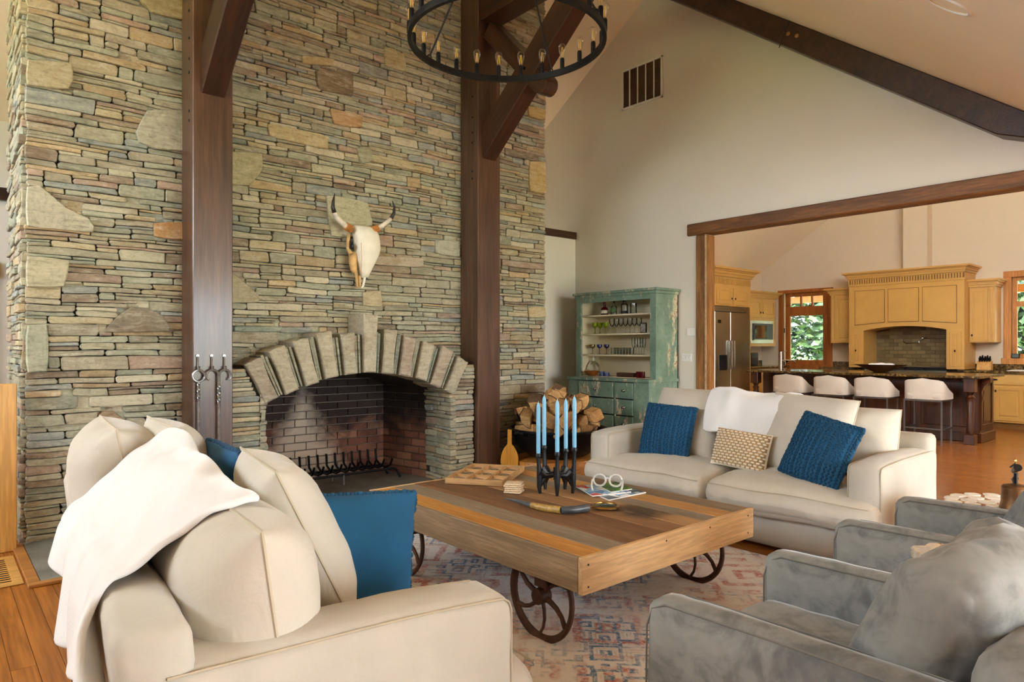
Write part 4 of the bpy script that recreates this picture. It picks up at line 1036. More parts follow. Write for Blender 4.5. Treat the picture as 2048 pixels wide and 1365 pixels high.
# ------------------------------------------------------------------ distressed green hutch
t = NT('chipped_green'); v = t.coord('Object'); vz = t.coord('Object', (1, 1, .35))
n1 = t.noise(v, 3, 4); n2 = t.noise(vz, 9, 6, .7); n3 = t.noise(v, 2.2, 3); n4 = t.noise(v, 26, 4, .6)
c = t.mix(t.ramp(n1, [(.3, 0.0), (.7, 1.0)]), C(98, 124, 106), C(130, 154, 136))
c = t.mix(t.ramp(n4, [(.35, .35), (.5, 0.0)]), c, C(66, 92, 74))
f = t.math('MULTIPLY', t.ramp(n2, [(.545, 0.0), (.575, 1.0)]), t.ramp(n3, [(.42, 0.0), (.56, 1.0)]))
c = t.mix(f, c, C(206, 198, 166)); c = t.mix(t.math('MULTIPLY', f, t.ramp(n4, [(.52, 0.0), (.6, .8)])), c, C(150, 84, 50))
M['green'] = t.done(Base_Color=c, Roughness=.5, Normal=t.bump(n2, .25, .003))
M['cream'] = plain('cream_paint', C(220, 208, 176), .6, 0, .06, 3)
hu = thing('hutch', 'tall distressed green painted hutch with open cream shelves', 'cabinet', (6.70, 5.39, 0), -PI / 2)
for s in (-1, 1):
    MB().box(min(s*.63, s*.605), max(s*.63, s*.605), -.40, 0, .93, 1.92).build('side_panel', M['green'], hu, bevel=.002)
    MB().box(min(s*.63, s*.605), max(s*.63, s*.605), -.555, 0, 0, .9).build('lower_side_panel', M['green'], hu, bevel=.002)
    MB().box(s*.585 - .045, s*.585 + .045, -.425, -.4, .93, 1.92).build('stile', M['green'], hu, bevel=.003)
    MB().box(min(s*.604, s*.598), max(s*.604, s*.598), -.40, -.02, .93, 1.9).build('inner_side', M['cream'], hu)
MB().box(-.63, .63, -.02, 0, 0, 1.95).build('back_panel', M['cream'], hu)
MB().box(-.54, .54, -.425, -.4, 1.86, 1.92).build('top_rail', M['green'], hu, bevel=.003)
MB().box(-.645, .645, -.44, .0, 1.92, 1.955).box(-.665, .665, -.46, .0, 1.955, 1.985).build('cornice', M['green'], hu, bevel=.004)
MB().box(-.645, .645, -.575, 0, .895, .932).build('counter', M['green'], hu, bevel=.004)
MB().box(-.598, .598, -.40, -.02, .932, .938).build('counter_lining', M['cream'], hu)
for z in (1.19, 1.45, 1.685): MB().box(-.6, .6, -.36, -.02, z, z + .02).build('shelf', M['cream'], hu, bevel=.003)
fr = MB()
fr.box(-.605, -.465, -.555, -.535, .03, .895).box(.405, .605, -.555, -.535, .03, .895).box(.108, .128, -.555, -.535, .03, .895)
MB().box(-.605, -.465, -.555, -.535, .03, .895).build('face_stile', M['green'], hu, bevel=.002)
MB().box(.405, .605, -.555, -.535, .03, .895).build('face_stile', M['green'], hu, bevel=.002)
MB().box(.108, .128, -.553, -.535, .03, .895).build('face_stile', M['green'], hu, bevel=.002)
for z0, z1 in ((.70, .885), (.505, .685), (.31, .49), (.08, .295)):
    for x0, x1 in ((-.46, .103), (.133, .40)):
        d = MB().box(x0, x1, -.562, -.52, z0, z1).build('drawer', M['green'], hu, bevel=.004); xm = (x0 + x1) / 2
        MB().lathe([(.02, 0), (.017, .004), (.008, .008), (.007, .014), (.015, .022), (.012, .03), (0.0, .032)], (xm, 0, 0), 12, Matrix.Translation((0, -.562, (z0 + z1) / 2)) @ Matrix.Translation((xm, 0, 0)) @ Matrix.Rotation(PI / 2, 4, 'X') @ Matrix.Translation((-xm, 0, 0)), caps=False).build('knob', M['steel'], d, smooth=True)
MB().box(-.6, .6, -.54, -.5, 0, .08).build('plinth', M['green'], hu)
# things on the hutch shelves
S1, S2, S3, S0 = 1.706, 1.471, 1.211, .9385
HX = 6.46
def hy(px, X=HX): return onX(px, 690, X).y
proto = {}
def vessel(key, prof, mat, n=14, extra=None):
    if key not in proto: proto[key] = MB().lathe(prof, n=n, caps=False).mesh(key, smooth=True)
    return proto[key]
def glassware(name, lab, cat, px, z, prof, mat, group=None, X=HX, key=None):
    o = obj(name, vessel(key or name, prof, mat), None); o.location = (X, hy(px, X), z)
    if not o.data.materials: o.data.materials.append(M[mat])
    return tag(o, lab, cat, group)
def bottle(lab, px, prof, mat, capr, capz, labz=None, labcol=None):
    b = thing('bottle', lab, 'bottle', (HX, hy(px), S1)); MB().lathe(prof, n=16).build('glass', M[mat], b, smooth=True)
    MB().cyl((0, 0, capz - .028), (0, 0, capz), capr, n=12).build('stopper', M['black'] if mat != 'rglass' else plain('red_wax', C(120, 18, 20), .4), b, smooth=True)
    if labz:
        r = max(p[0] for p in prof) + .001; MB().lathe([(r, labz[0]), (r, labz[1])], n=16, caps=False).build('paper_label', plain('bottle_label', labcol, .7, 0, .25, 60), b, smooth=True)
bottle('dark red wax sealed bottle with a pale label on the top hutch shelf', 1209, [(.045, 0), (.047, .01), (.047, .075), (.04, .09), (.016, .105), (.015, .155)], 'rglass', .017, .165, (.02, .06), C(226, 212, 186))
bottle('slim necked bottle with a leafy green label on the top hutch shelf', 1228, [(.036, 0), (.037, .01), (.037, .09), (.028, .105), (.012, .115), (.011, .165)], 'glass', .012, .175, (.03, .085), C(86, 116, 70))
bottle('clear square shouldered bottle with a black label on the top hutch shelf', 1249, [(.042, 0), (.043, .01), (.043, .12), (.03, .13), (.016, .135), (.015, .165)], 'glass', .02, .178, (.015, .04), C(40, 40, 44))
glassware('storage_jar', 'clear glass jar beside the bottles on the top hutch shelf', 'jar', 1267, S1, [(0, .003), (.038, .003), (.04, .01), (.04, .13), (.037, .13), (.037, .012), (0, .01)], 'glass')
gob = [(0, .002), (.03, .002), (.03, .005), (.006, .012), (.005, .06), (.012, .072), (.032, .095), (.036, .14), (.035, .14), (.03, .097), (.01, .076), (0, .074)]
for k, px in enumerate((1190, 1200, 1211)): glassware('goblet', 'lime green goblet on the hutch shelf below the bottles', 'glass', px, S2, gob, 'gglass', 'green goblets on the hutch', HX - .05 + .02 * (k % 2), key='gob_green')
wine = [(0, .002), (.032, .002), (.032, .004), (.004, .01), (.0035, .085), (.02, .1), (.036, .135), (.034, .185), (.033, .185), (.034, .135), (.018, .103), (0, .09)]
for px in (1224, 1233, 1242, 1251, 1260, 1269, 1278): glassware('wine_glass', 'clear stemmed wine glass beside the green goblets', 'glass', px, S2, wine, 'glass', 'wine glasses on the hutch', HX + .02, key='wine')
fp_ = thing('picture_frame', 'tiny dark picture frame leaning at the end of the goblet shelf', 'picture frame', (HX - .02, hy(1287, HX - .02), S2 + .0005), -PI / 2)
MB().box(-.045, .045, -.006, .006, 0, .12).build('frame', M['bronze'], fp_); MB().box(-.036, .036, -.008, .0, .01, .11).build('print', plain('grey_print', C(150, 148, 140), .6, 0, .5, 40), fp_)
cup = [(0, .002), (.03, .002), (.03, .004), (.004, .008), (.0035, .07), (.02, .08), (.034, .098), (.034, .125), (.033, .125), (.033, .098), (.018, .083), (0, .075)]
for px, mt, nm in ((1185, 'yglass', 'amber'), (1199, 'bglass', 'cobalt blue'), (1213, 'pglass', 'dark plum')): glassware('goblet', nm + ' bowled stem glass on the hutch shelf above the decanter', 'glass', px, S3, cup, mt, None, HX - .04, key='cup_' + mt)
tum = [(0, .003), (.028, .003), (.03, .01), (.033, .085), (.031, .085), (.028, .012), (0, .01)]
for px in (1227, 1233, 1239, 1245, 1251, 1257, 1263): glassware('tumbler', 'short clear tumbler on the hutch shelf above the wooden box', 'glass', px, S3, tum, 'glass', 'tumblers on the hutch', HX + .02, key='tum')
flu = [(0, .002), (.026, .002), (.026, .004), (.004, .01), (.0035, .07), (.015, .09), (.024, .14), (.022, .2), (.021, .2), (.022, .14), (.012, .095), (0, .08)]
for px in (1267, 1272, 1278, 1283, 1288): glassware('champagne_flute', 'tall clear flute at the end of the tumbler shelf', 'glass', px, S3, flu, 'glass', 'flutes on the hutch', HX, key='flu')
dc = thing('decanter', 'round bellied clear glass decanter in the hutch', 'decanter', (HX + .03, hy(1187, HX + .03), S0))
MB().lathe([(.04, 0), (.07, .03), (.09, .075), (.085, .12), (.05, .165), (.02, .185), (.018, .235), (.024, .24)], n=18, caps=False).build('body', M['glass'], dc, smooth=True); MB().ball((0, 0, .255), .02).build('stopper', M['glass'], dc, smooth=True)
cb = MB().lathe([(0, .003), (.05, .003), (.07, .02), (.1, .065), (.097, .065), (.066, .022), (0, .01)], n=22, caps=False).build('copper_bowl', plain('copper', C(190, 112, 52), .35, .7, .2, 20), None, smooth=True); cb.location = (HX - .16, hy(1184, HX - .16), S0)
tag(cb, 'copper bowl before the decanter on the hutch counter', 'bowl')
mug = plain('blue_pattern', C(70, 84, 130), .4, 0, .6, 30)
for k, px in enumerate((1204, 1213)):
    m_ = thing('mug', ['larger blue patterned mug beside the copper bowl', 'smaller blue patterned mug between the copper bowl and the wooden box'][k], 'mug', (HX - .1, hy(px, HX - .1), S0))
    MB().lathe([(0, .002), (.032, .002), (.034, .06 - k * .012), (.031, .06 - k * .012), (.029, .008), (0, .006)], n=16, caps=False).build('body', mug, m_, smooth=True)
    MB().tube([(0, -.032, .045 - k*.01), (0, -.05, .04 - k*.01), (0, -.05, .02), (0, -.032, .015)], .004, 6).build('handle', mug, m_, smooth=True)
wb = MB().box(-.045, .045, -.13, .13, 0, .052).build('wooden_box', wood('old_box', C(66, 40, 22), C(98, 62, 36), 1, .6), None, bevel=.004); wb.location = (HX - .05, hy(1254, HX - .05), S0)
tag(wb, 'long dark wooden box on the hutch counter', 'box')
for k, px in enumerate((1277, 1285)):
    j = glassware('candle_jar', 'dark red glass candle jar at the end of the hutch counter', 'candle', px, S0, [(0, .002), (.028, .002), (.03, .01), (.03, .075), (.027, .075), (.027, .05), (0, .05)], 'rglass', 'red candle jars on the hutch', HX - .16, key='rjar')

# ------------------------------------------------------------------ log cauldron on a slab of timber
st = thing('timber_slab', 'thick honey coloured slab of timber under the log cauldron', 'stump', (4.88, 4.94, .0185))
slabm = wood('slab_wood', C(176, 108, 40), C(222, 156, 74), 0, .5, 8, 6, .5, .2, .02)
P = [( (.50 + .05 * noise.noise(Vector((math.cos(a) * 1.4, math.sin(a) * 1.4, 2)))) * math.cos(a), (.40 + .05 * noise.noise(Vector((math.cos(a) * 1.4, math.sin(a) * 1.4, 5)))) * math.sin(a)) for a in [2 * PI * k / 36 for k in range(36)]]
MB().prism(P, 'z', 0, .165).build('slab', slabm, st, bevel=.02, seg=2, smooth=True)
cz = .1855
cl_ = thing('log_cauldron', 'big black iron cauldron heaped with firewood', 'cauldron', (4.88, 4.94, cz))
MB().lathe([(0, 0), (.2, .0), (.3, .02), (.4, .09), (.46, .19), (.485, .27), (.505, .28), (.505, .295), (.48, .298), (.45, .2), (.38, .1), (.28, .04), (0, .03)], n=40, caps=False).build('bowl', M['iron'], cl_, smooth=True)
for s in (-1, 1): MB().tube([(s * .485, -.06, .25), (s * .53, -.06, .27), (s * .545, 0, .28), (s * .53, .06, .27), (s * .485, .06, .25)], .012, 8).build('ear', M['iron'], cl_, smooth=True)
split = wood('split_wood', C(176, 128, 74), C(218, 176, 116), 1, .75, 12, 6, .2, .6, .22)
bark = plain('bark', C(112, 84, 60), .9, 0, .35, 14, .9, 30, .02)
rg = random.Random(21)
def log(i, pos, yaw, pitch, roll, L, R, span):
    ar = [(.0, .0)] + [(R * (1 + .08 * rg.uniform(-1, 1)) * math.cos(a), R * (1 + .08 * rg.uniform(-1, 1)) * math.sin(a)) for a in [span * k / 5 for k in range(6)]]
    cxm = sum(p[0] for p in ar) / len(ar); cym = sum(p[1] for p in ar) / len(ar); ar = [(a - cxm, b - cym) for a, b in ar]
    o = thing('firewood_log', LOGL[i % len(LOGL)], 'firewood', tuple(pos), rot=(pitch, roll, yaw), group='firewood heaped in the cauldron')
    MB().prism(ar, 'y', -L / 2, L / 2).build('split_wood', split, o, bevel=.006)
    m = MB(); out = ar[1:]
    vs = []
    for y in (-L/2 + .002, L/2 - .002):
        for a, b in out: vs.append((a * 1.06, y, b * 1.06))
    n = len(out); m.add(vs, [(k, k + 1, n + k + 1, n + k) for k in range(n - 1)]); m.build('bark', bark, o, fix=False)
LOGL = ['split firewood log heaped in the black cauldron']
base = Vector((4.88, 4.94, cz))
k = 0
for ring, (rr, zz, n) in enumerate(((.33, .27, 11), (.36, .40, 10), (.24, .36, 6), (.22, .52, 7), (.06, .56, 3), (.02, .64, 2))):
    for q in range(n):
        a = 2 * PI * q / n + ring * .4; p = base + Vector((rr * math.cos(a), rr * math.sin(a), zz + rg.uniform(-.03, .03)))
        if ring == 1 and rg.random() < .1: continue
        log(k, p, -.6 + rg.uniform(-.5, .5), rg.uniform(-.25, .35), rg.uniform(0, 6.28), rg.uniform(.26, .36), rg.uniform(.09, .135), rg.uniform(1.2, 2.6)); k += 1
# fireplace bellows
be = thing('bellows', 'yellow wooden fireplace bellows leaning by the timber post', 'bellows', (4.305, 5.03, .019), -.72)
yw = wood('bellows_wood', C(214, 142, 36), C(238, 172, 62), 2, .35, 8, 10, .05, .05, .02, coat=.4)
def pear(s):
    return [(s * (.01 + .078 * math.sin(PI * min(1, tt / .72)) ** .75 if tt < .70 else .021), tt * .47) for tt in [k / 20 for k in range(21)]]
out = [(x, z) for x, z in pear(1)] + [(x, z) for x, z in reversed(pear(-1))]
out = [(.004 if abs(x) < .004 and x >= 0 else x, z) for x, z in out]
L = Matrix.Rotation(-.16, 4, 'X')
MB().prism(out, 'y', -.03, -.018).build('front_board', yw, be, bevel=.003).matrix_local = L
MB().prism([(x * .96, z) for x, z in out], 'y', .03, .042).build('back_board', yw, be, bevel=.003).matrix_local = L
MB().prism([(x * .9, .02 + z * .68) for x, z in out], 'y', -.018, .03).build('leather', plain('red_leather', C(110, 44, 26), .6, 0, .2), be).matrix_local = L
# ------------------------------------------------------------------ hanging fire tools
for k, (px, lab, bot) in enumerate(((395, 'forged fire poker with an open ring handle', .22), (423, 'forged fire shovel with a hook handle hanging between two others', .25), (448, 'forged fire rake with a curled handle nearest the arch', .24))):
    h0 = onY(px, 712, 5.155)
    hk = thing('tool_hook', ['steel hook holding the poker', 'steel hook holding the shovel', 'steel hook holding the rake'][k] + ' on the timber post', 'hook', (h0.x, 5.16, h0.z))
    MB().cyl((0, 0, 0), (0, -.01, 0), .011, n=12).build('screw', M['forged'], hk, smooth=True)
    MB().tube([(0, -.012, -.005), (0, -.012, -.075), (.0, -.022, -.1), (0, -.045, -.1), (0, -.05, -.075)], .006, 8).build('hook', M['forged'], hk, smooth=True)
    tx = h0.x; tz = h0.z - .1 + .0
    to = thing('fire_tool', lab, 'fire tool', (tx, 5.125, tz))
    R = .042; sd = [0, 1, -1][k]; cx0 = 0
    if sd == 0: ring = [(R * math.sin(a), 0, -R - .002 + R * math.cos(a)) for a in [2 * PI * q / 20 for q in range(20)]]; MB().tube(ring, .007, 8, closed=True).build('ring_handle', M['forged'], to, smooth=True); sx = .0; sz = -2 * R
    else:
        ring = [(sd * .0 + -sd * R * math.cos(a) + 0, 0, -R - .002 + R * math.sin(a)) for a in [-.9 + (PI + .9) * q / 18 for q in range(19)]] + [(sd * R, 0, -R - .06), (sd * R, 0, -2 * R - .03)]
        MB().tube(ring, .0075, 8).build('loop_handle', M['forged'], to, smooth=True); sx = sd * R; sz = -2 * R - .03
    tw = MB()
    for s in (0, 1): tw.tube([(sx + .006 * math.cos(q * .9 + s * PI), .006 * math.sin(q * .9 + s * PI), sz - q * .0068) for q in range(22)], .006, 6)
    tw.build('twist', M['forged'], to, smooth=True)
    zb = bot - tz
    MB().cyl((sx, 0, sz - .14), (sx, 0, zb + .02), .0072, n=8).build('shaft', M['forged'], to, smooth=True)
    if k == 1: MB().prism([(-.05, 0), (.05, 0), (.06, -.13), (-.06, -.13)], 'y', -.004, .004, Matrix.Translation((sx, 0, zb + .03))).build('blade', M['iron'], to)
    elif k == 2: MB().box(sx - .05, sx + .05, -.012, .012, zb, zb + .03).build('rake_head', M['iron'], to)
    else: MB().tube([(sx, 0, zb + .03), (sx, 0, zb - .03), (sx + .03, 0, zb)], [.008, .004, .003], 6).build('point', M['forged'], to, smooth=True)
# small iron handles on the chimney face
q0 = onY(330, 845, 5.40); dh = thing('damper_handle', 'black iron damper handles on the stone chimney', 'handle', (q0.x, 5.42, q0.z))
MB().box(-.05, .06, -.02, .01, -.015, .02).build('bracket', M['iron'], dh)
for s in (0, 1): MB().tube([(.0 + s * .055, -.02, .0), (.0 + s * .055, -.07, .02), (.0 + s * .055, -.08, -.03)], [.012, .014, .016], 8).build('lever', M['iron'], dh, smooth=True)
# ------------------------------------------------------------------ fire grate
gt = thing('fire_grate', 'black iron log grate in the firebox', 'grate', (2.93, 5.93, .0125))
for s in (-1, 1): MB().tube([(-.60, s * .12 - .02, 0), (-.57, s * .12, .075), (-.53, s * .12, .095), (0, s * .12, .095), (.53, s * .12, .095), (.57, s * .12, .075), (.60, s * .12 - .02, 0)], .012, 8).build('rail', M['iron'], gt, smooth=True)
for s in (-1, 1): MB().cyl((0, s * .12, .0), (0, s * .12, .095), .012, n=8).build('leg', M['forged'], gt, smooth=True)
for k in range(12):
    x = -.49 + .98 * k / 11; pr = [(x, -.17, .2), (x, -.135, .135), (x, -.06, .105), (x, .06, .105), (x, .14, .15), (x + .004, .165, .26)]
    MB().tube(pr, .011, 6).build('bar', M['iron'], gt, smooth=True)
# ------------------------------------------------------------------ cow skull
s0 = onY(718, 470, YW - .02)
sk = thing('cow_skull', 'bleached cow skull with dark tipped horns mounted on the stone chimney', 'skull', (s0.x, YW - .045, s0.z))
def SP(px, py, dep=0): q = onY(px, py, YW - .03 - dep); return (q.x - s0.x, -dep, q.z - s0.z)
bonem = plain('bleached_bone', C(236, 230, 212), .6, 0, .06, 14, .2, 60); ochre = plain('aged_bone', C(206, 168, 112), .7, 0, .2, 20, .3, 50)
rows = [(451, 703, 736, .05), (456, 699, 742, .1), (468, 698, 746, .135), (482, 700, 747, .145), (496, 701, 748, .15), (508, 703, 746, .145), (522, 706, 741, .13), (536, 711, 735, .115), (548, 714, 731, .095), (556, 716, 729, .075)]
m = MB(); vs = []; nn = 18
for py, xl, xr, dep in rows:
    a, b = SP(xl, py), SP(xr, py); cx = (a[0] + b[0]) / 2; hw = (b[0] - a[0]) / 2
    for j in range(nn):
        th_ = PI * 2 * j / nn; cs, sn = math.cos(th_), math.sin(th_)
        vs.append((cx + hw * (abs(cs) ** .75) * (1 if cs > 0 else -1), -dep * .5 - dep * .5 * (abs(sn) ** .6) * (1 if sn > 0 else -1), a[2]))
fs = [(i*nn+j, i*nn+(j+1) % nn, (i+1)*nn+(j+1) % nn, (i+1)*nn+j) for i in range(len(rows)-1) for j in range(nn)] + [tuple(range(nn)), tuple((len(rows)-1)*nn+j for j in range(nn-1, -1, -1))]
m.add(vs, fs); m.build('cranium', bonem, sk, smooth='all')
c0, c1 = SP(699, 498, .07), SP(700, 525, .07)
# cheek and jaw side in aged bone
m = MB()
m.tube([SP(696, 470, .05), SP(694, 486, .06), SP(694, 498, .06), SP(700, 508, .07)], [.016, .012, .014, .02], 10)
m.tube([SP(704, 505, .045), SP(704, 525, .045), SP(706, 540, .04), SP(711, 550, .035)], [.035, .036, .03, .018], 12)
m.build('cheek', ochre, sk, smooth='all')
MB().ball(SP(702, 493, .085), (.014, .03, .03), 12, 8).build('eye_socket', M['black'], sk, smooth='all')
MB().ball(SP(746, 494, .085), (.008, .03, .028), 12, 8).build('eye_socket', M['black'], sk, smooth='all')
for pth in ([SP(710, 545, .06), SP(712, 560, .05), SP(713, 574, .045), SP(717, 576, .045)], [SP(728, 550, .06), SP(727, 562, .05), SP(724, 574, .045), SP(720, 576, .045)], [SP(717, 552, .05), SP(718, 564, .045), SP(718, 575, .04)]):
    MB().tube(pth, [.014, .012, .011, .008][:len(pth)], 8).build('muzzle_bone', bonem if pth[0][0] > 0 else ochre, sk, smooth='all')
MB().tube([SP(721, 486, .15), SP(722, 520, .138), SP(721, 548, .1)], .0025, 5).build('suture', ochre, sk)
ivory = plain('horn_ivory', C(210, 200, 182), .45, 0, .3, 22); dkh = plain('horn_tip', C(44, 38, 36), .35, 0, .3, 20)
rope = plain('rawhide_wrap', C(196, 128, 62), .8, 0, .2, 40)
hl = [(700, 459, .08, .026), (690, 453, .09, .025), (680, 444, .10, .024), (671, 434, .11, .022), (667, 426, .115, .020), (664, 415, .12, .017), (665, 402, .12, .012), (668, 388, .12, .003)]
hr = [(744, 461, .08, .026), (754, 458, .09, .025), (764, 452, .10, .022), (774, 444, .11, .019), (780, 438, .115, .017), (786, 428, .12, .015), (787, 416, .12, .011), (783, 403, .12, .003)]
for H in (hl, hr):
    pts = [SP(a, b, d) for a, b, d, r in H]; rs = [h[3] for h in H]
    hn = MB().tube(pts[:5], rs[:5], 12).build('horn', ivory, sk, smooth='all'); MB().tube(pts[4:], rs[4:], 12).build('horn_tip', dkh, hn, smooth='all')
    w0, w1 = Vector(pts[0]), Vector(pts[1])
    for q in range(5):
        c_ = w0.lerp(w1, q / 4.0); d = (w1 - w0).normalized(); u = d.orthogonal().normalized(); w_ = d.cross(u)
        MB().tube([c_ + (u * math.cos(a) + w_ * math.sin(a)) * .029 for a in [2 * PI * z / 16 for z in range(16)]], .0055, 6, closed=True).build('wrap', rope, hn, smooth=True)
# ------------------------------------------------------------------ ring chandelier
ch = thing('chandelier', 'black iron ring chandelier with upright filament bulbs', 'chandelier', (2.71, 3.19, 3.2))
R = .6; m = MB(); vs = []; n = 72
for j in range(n):
    a = 2 * PI * j / n
    for r, z in ((R - .012, -.018), (R + .012, -.018), (R + .012, .022), (R - .012, .022)): vs.append((r * math.cos(a), r * math.sin(a), z))
m.add(vs, [(j*4+k, ((j+1) % n)*4+k, ((j+1) % n)*4+(k+1) % 4, j*4+(k+1) % 4) for j in range(n) for k in range(4)]); m.build('ring', M['iron'], ch, smooth=True, ang=30)
hub = 1.0
MB().lathe([(.012, .25), (.035, .22), (.04, .12), (.03, .0), (.012, -.04)], (0, 0, hub - .05), 16).build('hub', M['iron'], ch, smooth=True)
MB().cyl((0, 0, hub + .15), (0, 0, 4.47 - 3.2), .01, n=10).build('stem', M['iron'], ch, smooth=True)
MB().lathe([(.07, 0), (.07, .02), (.02, .04)], (0, 0, 1.25), 20).build('canopy', M['iron'], ch, smooth=True)
for k in range(4):
    a = .33 + k * PI / 2; p = Vector((R * math.cos(a), R * math.sin(a), .035))
    MB().cyl(p, (0.03 * math.cos(a), .03 * math.sin(a), hub), .0065, n=8).build('rod', M['iron'], ch, smooth=True)
    MB().tube([p + Vector((.014 * math.cos(q), 0, .012 * math.sin(q))) for q in [2 * PI * z / 10 for z in range(10)]], .004, 6, closed=True).build('link', M['iron'], ch, smooth=True)
sok = MB().lathe([(.014, .0), (.0155, .005), (.0155, .068), (.013, .075)], n=14).mesh('socket', smooth=True)
blb = MB().lathe([(.012, .07), (.013, .085), (.022, .115), (.0265, .14), (.025, .158), (.016, .172), (.0, .178)], n=14, caps=False).mesh('bulb', smooth=True)
fl = MB()
for q in range(4): fl.cyl((.008 * math.cos(q * PI / 2), .008 * math.sin(q * PI / 2), .09), (.005 * math.cos(q * PI / 2), .005 * math.sin(q * PI / 2), .15), .0022, n=5)
flm = fl.mesh('filament', smooth=True)
for k in range(24):
    a = 2 * PI * (k + .5) / 24 + .05; p = Vector((R * math.cos(a), R * math.sin(a), .018))
    o = obj('socket', sok, M['iron'], ch); o.location = p
    b = obj('bulb', blb, M['bulb'], ch); b.location = p
    f_ = obj('filament', flm, M['filament'], b)
# ------------------------------------------------------------------ stair rail, floor register
ne = thing('stair_railing', 'pale pine railing with a square newel post beside the chimney', 'railing', (.37, 5.37, 0))
MB().box(.325, .42, 5.325, 5.42, 0, 1.066).build('newel_post', M['pine'], ne, world=True, bevel=.004)
pinx = wood('pine_rail', C(206, 150, 76), C(230, 180, 104), 0, .42, 9, 14, .3, .08, .05)
for z0, z1 in ((.985, 1.045), (.85, .93), (.11, .18)): MB().box(-1.0, .325, 5.35, 5.395, z0, z1).build('rail', pinx, ne, world=True, bevel=.004)
for k in range(9): MB().box(.14 - k * .13, .18 - k * .13, 5.355, 5.39, .18, .85).build('baluster', M['pine'], ne, world=True, bevel=.003)
rv = thing('floor_register', 'slotted pale wooden heat register set in the floor', 'floor vent', (.24, 4.88, 0.0005))
MB().box(.09, .392, 4.55, 5.2, 0, .008).build('frame', pinx, rv, world=True, bevel=.003)
for k in range(12):
    for j in range(2): MB().box(.14 + j * .12, .24 + j * .12 - .02, 4.62 + k * .044, 4.635 + k * .044, .0081, .0095).build('slot', M['bronze'], rv, world=True)
# ------------------------------------------------------------------ side tables and blowtorch
pw = thing('petrified_side_table', 'small petrified wood slab table on metal legs between the armchairs', 'side table', (2.52, .68, 0))
t = NT('petrified_wood'); v = t.coord(); n1 = t.noise(v, 9, 6, .65, 1.5); n2 = t.noise(v, 4, 4)
c = t.ramp(n1, [(.3, C(96, 66, 40)), (.42, C(150, 106, 62)), (.5, C(206, 186, 152)), (.58, C(170, 172, 174)), (.7, C(190, 150, 100))])
petr = t.done(Base_Color=c, Roughness=.15, Coat_Weight=.5)
P = [((.13 + .03 * noise.noise(Vector((math.cos(a), math.sin(a), 3)) * 2)) * math.cos(a), (.165 + .035 * noise.noise(Vector((math.cos(a), math.sin(a), 7)) * 2)) * math.sin(a)) for a in [2 * PI * k / 32 for k in range(32)]]
MB().prism(P, 'z', .595, .63).build('slab', petr, pw, bevel=.004, smooth=True)
for x, y in ((-.07, .1), (-.085, .06), (.07, .09), (.08, -.09), (-.07, -.1)): MB().cyl((x, y, 0), (x, y, .595), .008, n=10).build('leg', M['chrome'], pw, smooth=True)
dt = thing('drum_table', 'low round wooden table inlaid with white slices behind the armchair', 'side table', (4.15, .95, 0))
ob = wood('drum_wood', C(150, 96, 44), C(184, 126, 64), 0, .5)
MB().lathe([(.22, 0), (.26, .04), (.27, .25), (.27, .46), (.28, .485), (.28, .495), (0, .495)], n=36, caps=False).build('drum', ob, dt, smooth=True)
inl = plain('white_slice', C(232, 226, 214), .4, 0, .05, 10); rg = random.Random(2)
for ring, n in ((.0, 1), (.09, 6), (.17, 11), (.245, 16)):
    for k in range(n):
        a = 2 * PI * k / n + ring * 7; r_ = .042 if ring else .045
        P = [(ring * math.cos(a) + r_ * rg.uniform(.8, 1.05) * math.cos(b), ring * math.sin(a) + r_ * rg.uniform(.8, 1.05) * math.sin(b)) for b in [2 * PI * q / 9 for q in range(9)]]
        if ring > .2: P = [tuple(Vector(p) * min(1, .278 / max(.01, Vector(p).length))) for p in P]
        MB().prism(P, 'z', .494, .502).build('white_slice', inl, dt)
bt = thing('blowtorch', 'antique brass blowtorch standing on the round table', 'blowtorch', (4.06, .90, .5025), .4)
ob2 = plain('old_brass', C(112, 78, 48), .45, .7, .35, 14, .2, 40)
MB().lathe([(.07, 0), (.068, .01), (.062, .03), (.06, .105), (.052, .115), (.02, .122), (.012, .124)], n=24).build('tank', ob2, bt, smooth=True)
MB().cyl((0, 0, .12), (0, 0, .175), .009, n=10).build('stem', M['iron'], bt, smooth=True)
MB().tube([(-.045, .0, .21), (0, 0, .195), (.04, 0, .178)], [.018, .016, .012], 12).build('burner', M['iron'], bt, smooth=True)
MB().tube([(.0, 0, .15), (.04, 0, .145), (.06, 0, .135)], [.012, .008, .006], 8).build('valve', M['iron'], bt, smooth=True)
MB().tube([(.01 + .014 * math.cos(q), 0, .236 + .014 * math.sin(q)) for q in [2 * PI * z / 14 for z in range(14)]], .0025, 6, closed=True).build('ring', M['brass'], bt, smooth=True)
MB().tube([(.02, .02, .2), (.01, .0, .222)], .004, 6).build('ring_stem', M['iron'], bt, smooth=True)
MB().tube([(.035, 0, .123), (.06, 0, .13), (.085, .0, .13)], .006, 6).build('pump_handle', M['iron'], bt, smooth=True)
